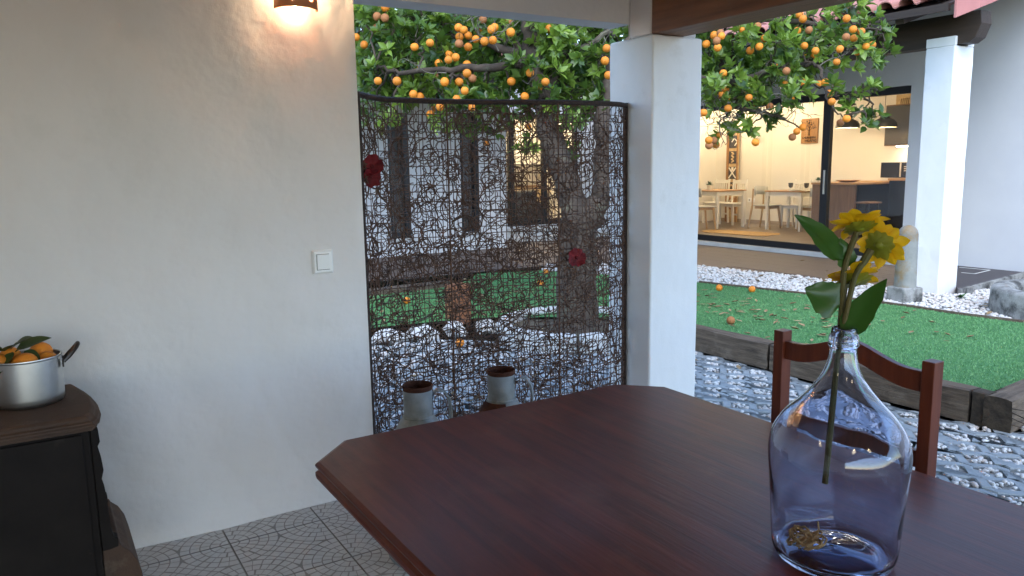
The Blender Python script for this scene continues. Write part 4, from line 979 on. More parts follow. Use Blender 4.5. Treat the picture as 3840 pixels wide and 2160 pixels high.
# fallen fruit and leaves
G2 = 'oranges fallen on the lawn'
orange((6.33, 5.91, LZ+.036), .037, 'fallen orange on the lawn near the gravel, left of the two', G2)
orange((6.53, 5.63, LZ+.036), .037, 'fallen orange on the lawn near the gravel, right of the two', G2)
orange((5.08, 4.60, LZ+.036), .037, 'fallen dull orange on the lawn close to the first sleeper', G2, dull=True)
orange((5.574, 8.156, LZ+.036), .038, 'fallen orange farthest back on the lawn behind the screen', G2)
orange((4.986, 7.416, LZ+.036), .038, 'fallen orange on the lawn seen beside the trunk through the screen', G2)
orange((3.22, 7.256, LZ+.036), .038, 'fallen orange on the lawn at the left of the screen', G2)
orange((2.964, 5.624, .036), .038, 'fallen orange on the grid paving behind the screen', G2)
def dry_leaves(name, pts, zs, label, smin=.05, smax=.095):
    n = len(pts); V = []; T = []
    base = np.array([(0, 0, 0), (-.22, .35, .08), (0, .35, -.01), (.22, .35, .09), (-.2, .7, .10), (0, .7, .02), (.2, .7, .08), (0, 1, .13)]); tri = np.array([(0, 2, 1), (0, 3, 2), (1, 2, 5), (1, 5, 4), (2, 3, 6), (2, 6, 5), (4, 5, 7), (5, 6, 7)])
    for k, (p, z) in enumerate(zip(pts, zs)):
        s = rng.uniform(smin, smax); a = rng.uniform(0, 6.28); B = base.copy(); B[:, 2] *= rng.uniform(-.5, 2.4); B[:, 2] -= B[:, 2].min(); B[:, 0] *= rng.uniform(.6, 1.1)
        B = B*s; c, q_ = math.cos(a), math.sin(a); V.append(np.stack([B[:, 0]*c-B[:, 1]*q_+p[0], B[:, 0]*q_+B[:, 1]*c+p[1], B[:, 2]+z+.012], 1)); T.append(tri+8*k)
    return tag(obj(name, npmesh(name, np.concatenate(V), np.concatenate(T), DRYLEAF, True, np.repeat(rng.uniform(0, 1, n), 8))), label, 'leaves', kind='stuff')
lp = []
while len(lp) < 110:
    x, y = rng.normal(5.6, .55), rng.normal(4.75, .55)
    if inside((x, y), LAWN) and x > 4.62: lp.append((x, y))
while len(lp) < 340:
    x, y = rng.uniform(1.6, 6.2), rng.uniform(5.2, 8.4)
    if inside((x, y), LAWN): lp.append((x, y))
for _ in range(9): lp.append((rng.uniform(4.8, 6.8), rng.uniform(2.7, 4.4)))
dry_leaves('fallen_leaves', lp, [LZ+.006]*len(lp), 'dry curled leaves scattered on the lawn under the tree')
lp = [(rng.uniform(7.1, 8.0), rng.uniform(3.3, 7.2)) for _ in range(30)]+[(8.6, 6.2), (8.9, 6.0), (8.5, 8.3), (9.1, 5.2), (9.2, 7.1)]+[(rng.uniform(2.0, 4.3), rng.uniform(3.6, 5.8)) for _ in range(40)]+[(4.25, 3.75), (4.2, 4.1), (4.28, 3.4)]
dry_leaves('stray_leaves', lp, [.105]*30+[.085]*5+[.0]*43, 'stray dry leaves on the gravel, the terrace and the paving')

# ------------------------------------------------------------------ inside the lit room
FZ = .15
def slat_chair(x, y, rz, label):
    c = empty('slatted_chair', (x, y, FZ), rz, label, 'chair', 'white slatted chairs at the lit tables')      # back towards +X
    for s in (-1, 1):
        MB().beam((.17, s*.18, .46), (.225, s*.18, .965), .036, .028, (0, 1, 0)).beam((.17, s*.18, .46), (.21, s*.18, 0), .036, .028, (0, 1, 0)).build('back_post', CHWHITE, c)
        MB().beam((-.19, s*.18, .44), (-.19, s*.18, 0), .036, .036, (0, 1, 0)).build('front_leg', CHWHITE, c)
    MB().box((.205, -.17, .87), (.225, .17, .945)).build('top_rail', CHWHITE, c); MB().box((.172, -.17, .60), (.192, .17, .64)).build('lower_rail', CHWHITE, c)
    for k in range(5): MB().beam((.182, -.12+.06*k, .635), (.212, -.12+.06*k, .875), .026, .012, (0, 1, 0)).build('slat', CHWHITE, c)
    MB().box((-.21, -.205, .44), (.19, .205, .462)).build('seat', CHWHITE, c, bevel=.006); MB().box((-.18, -.17, .39), (.17, .17, .44)).box((.19, -.17, .18), (.205, .17, .215)).build('apron', CHWHITE, c)
    return c
def shell_chair(x, y, rz, label):
    c = empty('shell_chair', (x, y, FZ), rz, label, 'chair', 'grey shell chairs at the lit tables')
    n = 9; V = []
    for z in (.66, .74, .83):
        for k in range(n): t = (k/(n-1)-.5)*2; V.append((.235-.11*t*t+.05*(z-.66), .23*t, z+.02*(1-t*t)))
    F = [(i*n+k, i*n+k+1, (i+1)*n+k+1, (i+1)*n+k) for i in range(2) for k in range(n-1)]
    o = MB().add(V, F).build('backrest', CHGREY, c, smooth=True); m = o.modifiers.new('thick', 'SOLIDIFY'); m.thickness = .014
    MB().prism([(-.22, -.20), (-.20, -.225), (.16, -.215), (.20, -.17), (.20, .17), (.16, .215), (-.20, .225), (-.22, .20)], .455, .475).build('seat', CHGREY, c, bevel=.006)
    MB().box((-.17, -.17, .40), (.16, .17, .454)).build('apron', BEECH, c)
    for s in (-1, 1):
        MB().beam((.19, s*.195, .80), (.20, s*.20, .45), .024, .022, (0, 1, 0)).beam((.20, s*.20, .45), (.27, s*.215, 0), .032, .028, (0, 1, 0), w2=.022, h2=.022).build('back_leg', BEECH, c)
        MB().beam((-.15, s*.18, .455), (-.21, s*.20, 0), .034, .034, (0, 1, 0), w2=.024, h2=.024).build('front_leg', BEECH, c)
    return c
def room_table(x0, x1, y0, y1, label):
    t = empty('bistro_table', ((x0+x1)/2, (y0+y1)/2, FZ), label=label, cat='table', group='white legged tables in the lit room'); a, b = (x1-x0)/2, (y1-y0)/2
    MB().box((-a, -b, .745), (a, b, .768)).build('tabletop', OAK, t, bevel=.003)
    MB().box((-a+.03, -b+.03, .66), (a-.03, -b+.05, .745)).box((-a+.03, b-.05, .66), (a-.03, b-.03, .745)).box((-a+.03, -b+.05, .66), (-a+.05, b-.05, .745)).box((a-.05, -b+.05, .66), (a-.03, b-.05, .745)).build('apron', CHWHITE, t)
    for sx in (-1, 1):
        for sy in (-1, 1): MB().beam((sx*(a-.045), sy*(b-.045), .745), (sx*(a-.045), sy*(b-.045), 0), .062, .062, (0, 1, 0), w2=.042, h2=.042).build('leg', CHWHITE, t)
    return t
room_table(11.82, 12.66, 11.14, 11.95, 'white legged table left in the lit room, a small plant on it')
room_table(12.39, 13.12, 9.58, 10.45, 'white legged table in the lit room set with plates and glasses')
slat_chair(12.92, 11.74, 0, 'white slatted chair in front of the carved totem panel')
slat_chair(13.0, 12.30, .1, 'white slatted chair farthest left in the lit room')
slat_chair(13.12, 10.28, .05, 'white slatted chair behind the table set with plates')
shell_chair(11.45, 11.20, math.pi-.35, 'grey shell chair at the left table nearest the glass door')
shell_chair(12.62, 10.58, math.pi/2+.15, 'grey shell chair at the left end of the set table')
shell_chair(12.70, 9.52, -math.pi/2-.2, 'grey shell chair at the right end of the set table')
def plate(x, y, z, r, label):
    o = MB().lathe([(.001, .004), (r*.6, .002), (r*.95, .014), (r, .018), (r*.9, .011), (r*.6, .006), (.001, .008)], 28, (0, 0, 0)).build('plate', CERAM, smooth=True); o.location = (x, y, z); return tag(o, label, 'plate')
plate(12.55, 9.86, .919, .15, 'dinner plate under the bread plate at the left place setting'); plate(12.55, 9.86, .936, .10, 'small plate stacked at the left place setting')
plate(12.60, 9.64, .919, .13, 'plate at the right place setting of the lit table')
def goblet(x, y, z, label):
    e = empty('goblet', (x, y, z), label=label, cat='glass', group='smoked goblets on the lit table')
    MB().lathe([(.033, 0), (.032, .004), (.006, .010), (.006, .055), (.012, .062)], 20).build('foot', CERAM, e, smooth=True)
    MB().lathe([(.012, .062), (.034, .075), (.042, .105), (.046, .155), (.044, .155), (.038, .105), (.010, .068)], 20).build('bowl', SMOKE, e, smooth=True)
goblet(12.42, 9.855, .919, 'smoked goblet at the left place setting'); goblet(12.42, 9.50, .919, 'smoked goblet at the right place setting')
def potplant(x, y, z, s, label):
    e = empty('potted_plant', (x, y, z), label=label, cat='plant'); rr = random.Random(int(y*10))
    MB().lathe([(.001, 0), (.032*s, 0), (.042*s, .07*s), (.038*s, .07*s), (.001, .06*s)], 16).build('pot', CERAM, e, smooth=True)
    mb = MB()
    for k in range(60):
        d = Vector((rr.gauss(0, 1), rr.gauss(0, 1), rr.uniform(.1, 1.3))).normalized(); b_ = Vector((0, 0, .07*s)); t_ = b_+d*.085*s*rr.uniform(.6, 1)
        place_blade(mb, leaf_blade(.05, .014, .2, .2, nu=3, nv=2, seed=k), t_-d*.035*s, t_+Vector((rr.uniform(-.01, .01), 0, .006)))
    mb.build('foliage', PLANT, e, smooth=True, angle=0)
potplant(12.1, 11.64, .919, 1.25, 'small leafy plant in a pale pot on the left lit table')
potplant(12.08, 8.99, 1.075, .8, 'tiny green plant at the end of the bar counter')
rug = MB().prism([(11.05, 10.75), (11.1, 10.2), (11.12, 9.7), (11.25, 9.42), (11.5, 9.5), (11.65, 9.45), (11.85, 9.6), (11.80, 9.9), (11.72, 10.3), (11.68, 10.75), (11.5, 11.0), (11.2, 10.95)], .150, .162).build('jute_rug', JUTE, bevel=.003); tag(rug, 'flat straw coloured jute rug just inside the glass door', 'rug')
# bar
ba = empty('bar_counter', (12.7, 8.6, FZ), label='wooden bar counter with a dark front to the right of the tables', cat='counter')
def bar(mb): return rel(mb, ba)
bar(MB().box((11.97, 8.16, 1.065), (13.48, 9.06, 1.10))).build('worktop', OAK, ba, bevel=.003)
bar(MB().box((11.985, 8.19, FZ), (12.02, 9.04, 1.064))).build('end_panel', OAKD, ba)
bar(MB().box((12.30, 8.34, FZ), (13.49, 8.37, 1.064))).build('front_panel', NAVY, ba)
bar(MB().box((12.02, 9.02, FZ), (13.49, 9.04, 1.064))).build('back_panel', OAKD, ba)
bt = empty('kitchen_units', (13.2, 7.2, FZ), label='low dark kitchen units under the microwave', cat='cabinet')
rel(MB().box((12.9, 6.4, FZ), (13.48, 8.155, 1.12)), bt).build('carcass', NAVY, bt); rel(MB().box((12.86, 6.38, 1.122), (13.48, 8.158, 1.16)), bt).build('worktop', OAK, bt)
sl_ = empty('bar_stool', (12.22, 8.10, FZ), label='low stool with a wooden seat pushed under the bar', cat='stool')
MB().prism([(-.18, -.16), (.16, -.17), (.19, 0), (.16, .17), (-.18, .16), (-.21, 0)], .60, .625).build('seat', OAKD, sl_, bevel=.008)
for sx in (-1, 1):
    for sy in (-1, 1): MB().tube([(sx*.12, sy*.11, .60), (sx*.17, sy*.16, 0)], .012, 8).build('leg', BLACKF, sl_)
MB().tube([(.145*math.cos(t), .145*math.sin(t), .22) for t in np.linspace(0, 6.28, 17)[:-1]], .007, 6, closed=True).build('foot_ring', BLACKF, sl_)
tr = MB().lathe([(.001, .0), (.10, 0), (.20, .035), (.215, .04), (.205, .04), (.10, .008), (.001, .008)], 32).build('wooden_bowl', OAK, smooth=True); tr.location = (12.30, 8.55, 1.101); tag(tr, 'wide shallow wooden bowl on the bar counter', 'bowl')
pm = MB().box((12.6, 8.22, 1.1015), (13.05, 8.62, 1.108)).build('placemat', JUTE); tag(pm, 'woven place mat on the bar counter', 'place mat')
mw = empty('microwave', (13.22, 8.17, 1.16), label='black microwave with a chrome handle bar', cat='microwave')
# microwave face looks towards the glass door
MB().box((-.12, -.29, .005), (.22, .29, .275)).build('casing', BLACKF, mw, bevel=.004); MB().box((-.128, -.08, .02), (-.1205, .28, .265)).build('door', NAVY, mw, bevel=.002)
MB().box((-.150, -.105, .02), (-.1285, -.085, .265)).build('handle', CERAM, mw, bevel=.003)
mb = MB()
for k in range(3): mb.box((-.124, -.26, .19-.035*k), (-.1205, -.15, .203-.035*k))
mb.lathe([(.001, .004), (.016, .004), (.018, 0)], 16).build('buttons', CERAM, mw)
cu = empty('wall_cupboard', (13.3, 8.0, 1.72), label='dark wall cupboard above the microwave', cat='cupboard')
MB().box((-.12, -.62, .004), (.18, .475, .72)).build('carcass', OAKD, cu); MB().box((-.136, -.58, .022), (-.121, .458, .70)).build('door', GREYDK, cu, bevel=.002)
MB().box((-.05, -.55, -.016), (.03, .28, .003)).build('light_strip', STRIP, cu)
fa = empty('carved_fish', (13.46, 8.29, 2.47), label='carved round fish ornament standing above the wall cupboard', cat='ornament')
MB().ball((0, 0, 0), .13, 24, 12, sc=(.12, 1.05, .85)).build('fish_body', CREAM, fa, smooth=True)
mb = MB()
for k in range(5): mb.tube([(-.017+.000*t, .06-.035*k+.035*math.cos(t)*.4, .095*math.sin(t)) for t in np.linspace(-1.2, 1.2, 9)], .0045, 5)
mb.build('fish_stripe', BURN, fa); MB().prism([(-.12, 0), (-.20, .08), (-.185, 0), (-.20, -.08)], -.012, .012, axis='x').build('fish_tail', CREAM, fa)
fs = MB().box((-.0, -.18, -.19), (.02, .18, .17)).build('fish_board', CREAM); fs.location = (13.478, 8.30, 2.47); tag(fs, 'pale board behind the carved fish ornament', 'board')
def pendant(x, y, z, label):
    e = empty('pendant_lamp', (x, y, z), label=label, cat='pendant lamp', group='black pendant lamps over the bar')
    MB().lathe([(.205, 0), (.198, .06), (.17, .115), (.085, .155), (.075, .165), (.072, .235), (.062, .245), (.006, .248)], 40).build('shade', LAMPBLK, e, smooth=True, angle=50)
    MB().lathe([(.200, .003), (.193, .058), (.165, .110), (.08, .148), (.001, .15)], 40).build('shade_lining', LAMPIN, e, smooth=True)
    MB().tube([(0, 0, .247), (0, 0, 2.75-z)], .0045, 6).build('cord', BLACKF, e); MB().ball((0, 0, .085), .032, 14, 8).build('bulb', GLOW, e, smooth=True)
    l = bpy.data.lights.new('pendant_light', 'POINT'); l.energy = 3; l.color = (1, .76, .45); l.shadow_soft_size = .03; lo = bpy.data.objects.new('pendant_light', l); COL.objects.link(lo); lo.parent = e; lo.location = (0, 0, .035)
pendant(12.6, 8.825, 2.055, 'black pendant lamp over the bar, partly hidden by oranges'); pendant(12.6, 8.12, 2.03, 'black pendant lamp over the bar beside the door edge')
# sign, totem, socket
sg = empty('wooden_sign', (13.485, 10.293, 2.075), label='wooden sign with a burnt orange tree and lettering', cat='sign')
MB().box((-.012, -.196, -.245), (.012, .196, .245)).build('board', SIGNW, sg, bevel=.003)
mb = MB(); X_ = -.0135
def stroke(pts, r=.006): mb.tube([(X_, y, z) for y, z in pts], [r]*len(pts) if not hasattr(r, '__len__') else r, 4)
stroke([(0, -.09), (.004, -.03), (.0, .04), (-.004, .09)], [.016, .012, .010, .007])
for pts in ([(0, -.01), (.05, .04), (.085, .10)], [(0, .0), (-.05, .05), (-.09, .10)], [(0, .04), (.03, .10), (.05, .17)], [(0, .04), (-.03, .10), (-.055, .17)], [(-.004, .08), (.0, .15), (.005, .2)], [(.05, .04), (.10, .045), (.13, .06)], [(-.05, .05), (-.10, .05), (-.14, .06)]): stroke(pts, .0045)
rr = random.Random(2)
for k in range(34):
    a = rr.uniform(.1, math.pi-.1); d = rr.uniform(.10, .19); y, z = d*math.cos(a)*.85, .02+d*math.sin(a); mb.ball((X_, y, z), .010, 6, 4, sc=(.3, .8, 1.2))
mb.build('burnt_tree', BURN, sg)
def sign_text(s, y, z, size, nm):
    cv = bpy.data.curves.new(nm, 'FONT'); cv.body = s; cv.size = size; cv.extrude = .002; cv.align_x = 'CENTER'; cv.offset = .0015
    o = bpy.data.objects.new(nm, cv); COL.objects.link(o); bpy.context.view_layer.update()
    me = bpy.data.meshes.new_from_object(o.evaluated_get(bpy.context.evaluated_depsgraph_get())); bpy.data.objects.remove(o); me.materials.append(BURN)
    t = obj(nm, me, sg); t.location = (-.0145, y, z); t.rotation_euler = (math.pi/2, 0, -math.pi/2); return t
sign_text('LARANJEIRA', 0.0, -.150, .058, 'lettering'); sign_text('DAS', .055, -.205, .046, 'lettering'); sign_text('LAPAS', -.075, -.215, .075, 'lettering')
tt = empty('carved_totem', (13.44, 12.24, FZ), label='tall carved wooden totem panel leaning on the lit wall', cat='ornament')
MB().box((-.02, -.16, 0), (.02, .16, 2.06)).build('panel', CREAM, tt, bevel=.006)
MB().box((-.045, .10, .0), (-.021, .16, 2.06)).box((-.045, -.16, .0), (-.021, -.135, 2.06)).build('side_strip', SIGNW, tt, bevel=.004)
for k, z in enumerate((.28, .62, .96, 1.30, 1.64)):
    MB().box((-.032, -.125, z), (-.021, .09, z+.27)).build('inset_board', GREYDK if k != 0 else SIGNW, tt)
    mb = MB()
    if k == 2: [mb.beam((-.034, -.12, z+.02+.23*s), (-.034, .085, z+.25-.23*s), .03, .004, (1, 0, 0)) for s in (0, 1)]; mb.beam((-.034, -.02, z+.18), (-.034, -.02, z+.26), .06, .004, (1, 0, 0))
    elif k == 4: [mb.beam((-.034, -.06+.08*math.cos(a), z+.13+.08*math.sin(a)), (-.034, -.06+.08*math.cos(a+1.5), z+.13+.08*math.sin(a+1.5)), .022, .004, (1, 0, 0)) for a in (0, 1.57, 3.14)]
    elif k == 3: mb.tube([(-.036, .03*math.cos(t*3)-.02, z+.02+.23*t/6.3) for t in np.linspace(0, 6.3, 30)], .016, 6)
    else: mb.tube([(-.036, .05*math.cos(t), z+.13+.08*math.sin(t)) for t in np.linspace(0, 6.0, 14)], .014, 6)
    mb.build('carving', CREAM if k % 2 else CERAM, tt)
sk = MB().box((13.487, 11.64, .605), (13.499, 11.83, .70)).build('wall_socket', SWITCH, bevel=.003); tag(sk, 'white double power socket low on the lit wall', 'socket')
for s in (-.045, .045):
    mb = MB().lathe([(.020, 0), (.018, -.002), (.001, -.002)], 16); mb.v = [(z-.0005, x, y) for x, y, z in mb.v]; k = mb.build('socket_hole', GREYP, sk); k.location = (13.4868, 11.735+s, .652)
wlp = empty('small_wall_light', (13.47, 11.62, 1.98), label='small wall light glowing beside the totem panel', cat='wall lamp')
MB().lathe([(.05, 0), (.045, .09), (.04, .09), (.045, 0)], 20).build('shade', CERAM, wlp, smooth=True)
# room lighting: ceiling downlights
def downlight(x, y, e, label, z=2.745, grp='ceiling downlights in the rooms'):
    d = empty('downlight', (x, y, z), label=label, cat='downlight', group=grp)
    MB().lathe([(.06, 0), (.055, -.008), (.045, -.008), (.045, 0)], 20).build('ring', CERAM, d, smooth=True); MB().lathe([(.001, -.003), (.044, -.003)], 20).build('diffuser', GLOW, d)
    l = bpy.data.lights.new('downlight_lamp', 'POINT'); l.energy = e; l.color = (1, .82, .55); l.shadow_soft_size = .12; o = bpy.data.objects.new('downlight_lamp', l); COL.objects.link(o); o.parent = d; o.location = (0, 0, -.15)
for x, y, wh in ((11.6, 11.6, 'near the left table'), (11.6, 9.6, 'just inside the glass door'), (12.7, 10.6, 'above the set table'), (11.5, 7.4, 'in front of the bar'), (12.9, 12.2, 'beside the carved totem')): downlight(x, y, 7.5, 'round ceiling downlight in the lit room '+wh)
downlight(8.4, 13.6, 26, 'round ceiling downlight in the room behind the lit back window')
for x, y, wh in ((.2, -.9, 'straight behind the viewer'), (1.3, -1.4, 'towards the open back of the porch'), (-1.4, .6, 'beyond the stove')): downlight(x, y, 1.1, 'round warm downlight in the porch ceiling '+wh, 2.423, 'downlights in the porch ceiling')

# ------------------------------------------------------------------ the orange tree
BLOBS = [(2.57,6.47,2.77,0.18,34),(2.77,6.49,2.81,0.18,34),(2.75,6.22,2.64,0.18,34),(3.04,6.43,2.8,0.19,34),(3.18,6.19,2.71,0.18,34),(3.34,6,2.75,0.18,34),(3.68,6.13,2.69,0.19,34),(3.89,6.02,2.67,0.19,34),(3.8,5.47,2.52,0.18,34),(4.17,5.61,2.54,0.19,34),(4.24,5.36,2.38,0.18,34),(2.75,6.78,2.56,0.19,34),(2.66,6.7,2.38,0.19,34),(2.62,6.31,2.23,0.18,34),(2.79,6.25,2.38,0.18,34),(2.89,6.13,2.53,0.18,34),(3.21,6.49,2.27,0.19,34),(3.19,6.03,2.4,0.18,34),(3.25,6.17,2.17,0.19,34),(3.34,6.02,2.18,0.18,34),(3.59,6.04,2.45,0.19,34),(3.65,5.92,2.21,0.19,34),(3.9,5.88,2.24,0.19,34),(3.88,5.45,2.28,0.18,34),(4.26,5.65,2.19,0.19,34),(4.2,5.34,2.04,0.18,34),(2.8,6.4,2.18,0.19,34),(2.96,6.15,2.14,0.18,34),(3.14,6,2.06,0.18,34),(3.58,5.98,2.55,0.19,34),(3.13,6.2,2.48,0.18,34),(3.8,5.65,2.15,0.18,34),(4.17,5.69,2.12,0.19,34),(2.58,6.41,1.95,0.11,16),(2.55,6.02,1.86,0.11,16),(2.96,5.92,1.88,0.11,16),(3.13,5.95,1.84,0.11,16),(3.44,6.09,1.8,0.12,16),(3.55,5.99,1.78,0.12,16),(3.74,5.64,1.81,0.11,16),(3.8,5.22,1.85,0.11,16),(4.2,5.54,1.92,0.12,16),(3.93,5.4,1.62,0.11,16),(3.69,5.65,1.63,0.11,16),(3.02,7.77,2.91,0.3,80),(3.23,7.53,2.76,0.3,80),(3.44,7.27,2.82,0.29,80),(3.84,7.43,2.79,0.3,80),(3.89,6.89,2.77,0.29,80),(4.13,6.73,2.66,0.29,80),(4.58,6.89,2.66,0.3,80),(4.51,6.28,2.53,0.28,80),(4.79,6.18,2.43,0.29,80),(5.21,6.41,2.29,0.3,80),(2.96,7.19,2.92,0.28,80),(3.68,7.51,3.08,0.3,80),(4.08,7.11,3.02,0.3,80),(4.41,6.64,2.9,0.29,80),(4.77,6.25,2.76,0.29,80),(3.37,7.54,2.54,0.3,80),(4,7.27,2.49,0.3,80),(4.12,6.44,2.35,0.28,80),(4.72,6.39,2.35,0.29,80),(5.04,6.34,2.8,0.29,80),(5.15,6.18,2.58,0.29,80),(3,7.34,2.47,0.29,80),(3.42,6.91,2.49,0.28,80),(5.25,5.12,2.63,0.15,28),(5.49,5.13,2.63,0.15,28),(5.3,4.71,2.6,0.14,28),(5.54,4.7,2.7,0.14,28),(6,4.85,2.76,0.15,28),(6.15,4.74,2.78,0.15,28),(6.25,4.59,2.81,0.15,28),(6.04,4.25,2.76,0.14,28),(6.52,4.45,2.74,0.15,28),(5.42,5.26,2.43,0.15,28),(5.6,5.17,2.48,0.15,28),(5.65,4.93,2.47,0.15,28),(5.49,4.56,2.48,0.14,28),(6.03,4.81,2.6,0.15,28),(5.85,4.47,2.51,0.14,28),(6.26,4.53,2.6,0.15,28),(6.59,4.55,2.65,0.15,28),(6.6,4.37,2.64,0.15,28),(5.06,4.83,2.18,0.14,28),(5.31,4.8,2.21,0.14,28),(5.8,4.96,2.3,0.15,28),(5.6,4.53,2.31,0.14,28),(6.03,4.6,2.36,0.15,28),(6.12,4.42,2.41,0.14,28),(6.15,4.21,2.41,0.14,28),(6.53,4.31,2.39,0.15,28),(5.02,4.76,2.02,0.14,28),(5.24,4.68,2.07,0.14,28),(5.58,4.68,2.15,0.14,28),(5.6,4.43,2.08,0.14,28),(5.5,4.47,2.01,0.14,28),(5.57,4.78,1.93,0.15,28),(6.11,4.63,2.25,0.15,28),(6.07,4.77,2.34,0.15,28),(5.67,4.13,2.08,0.08,10),(5.83,4.09,2.04,0.08,10),(5.92,4.02,2.08,0.08,10),(6.05,4,2.06,0.08,10),(5.85,4.08,1.93,0.08,10),(6.04,4.06,1.89,0.08,10),(5.99,3.95,1.84,0.08,10),(5.85,3.94,1.77,0.08,10),(5.34,4.9,1.86,0.09,12),(5.39,4.73,1.78,0.09,12),(5.27,4.91,1.74,0.09,12),(5.34,4.88,1.97,0.09,12),(5.2,5.09,2.1,0.09,12),(5.64,4.69,1.88,0.09,12),(5.7,5.6,2.64,0.21,55),(5.81,5.36,2.42,0.2,55),(6.1,5.28,2.42,0.21,55),(6.22,5.1,2.38,0.2,55),(6.56,5.1,2.58,0.21,55),(6.7,4.94,2.64,0.21,55),(5.63,5.38,2.19,0.2,55),(5.91,5.24,2.19,0.2,55),(5.57,5.53,2.32,0.2,55),(6.29,5.25,2.53,0.21,55),(3.34,8.57,3.23,0.36,80),(3.58,8.31,3.15,0.35,80),(3.74,7.91,3.07,0.34,80),(4.39,8.4,3.23,0.37,80),(4.25,7.42,2.98,0.34,80),(4.82,7.67,3.06,0.36,80),(5.34,7.81,3.01,0.38,80),(5.15,6.92,2.84,0.34,80),(5.74,7.12,2.82,0.36,80),(3.47,8.62,2.93,0.36,80),(3.53,7.87,2.78,0.34,80),(3.97,8,2.79,0.35,80),(4.43,8.11,2.84,0.37,80),(4.6,7.68,2.73,0.36,80),(5.06,7.72,2.71,0.37,80),(5.03,7.05,2.6,0.35,80),(5.36,6.92,2.51,0.35,80),(3.4,7.97,2.48,0.34,80),(3.95,8.12,2.58,0.36,80),(4.61,8.2,2.5,0.38,80),(4.74,7.69,2.36,0.36,80),(5.24,7.61,2.4,0.37,80),(5.33,7.07,2.3,0.35,80),(5.83,7.18,2.21,0.37,80),(5.4,6.83,3.06,0.34,80),(5.76,6.81,2.92,0.35,80),(2.61,6.42,2.19,0.17,30),(2.77,6.33,2.06,0.17,30),(2.86,6.1,2.13,0.17,30),(2.97,5.82,2.07,0.16,30),(3.16,5.8,2.01,0.17,30),(3.3,5.69,2.04,0.17,30),(3.46,5.62,2,0.17,30),(3.76,5.76,2.04,0.17,30),(3.74,5.4,2.04,0.17,30),(4.1,5.59,2.02,0.17,30),(3.96,5.71,2.22,0.17,30),(3.53,5.5,2.31,0.16,30),(3.87,5.51,2.46,0.17,30),(4.09,5.42,2.36,0.17,30),(3.54,5.55,2.7,0.16,30),(3.88,5.59,2.73,0.17,30)]
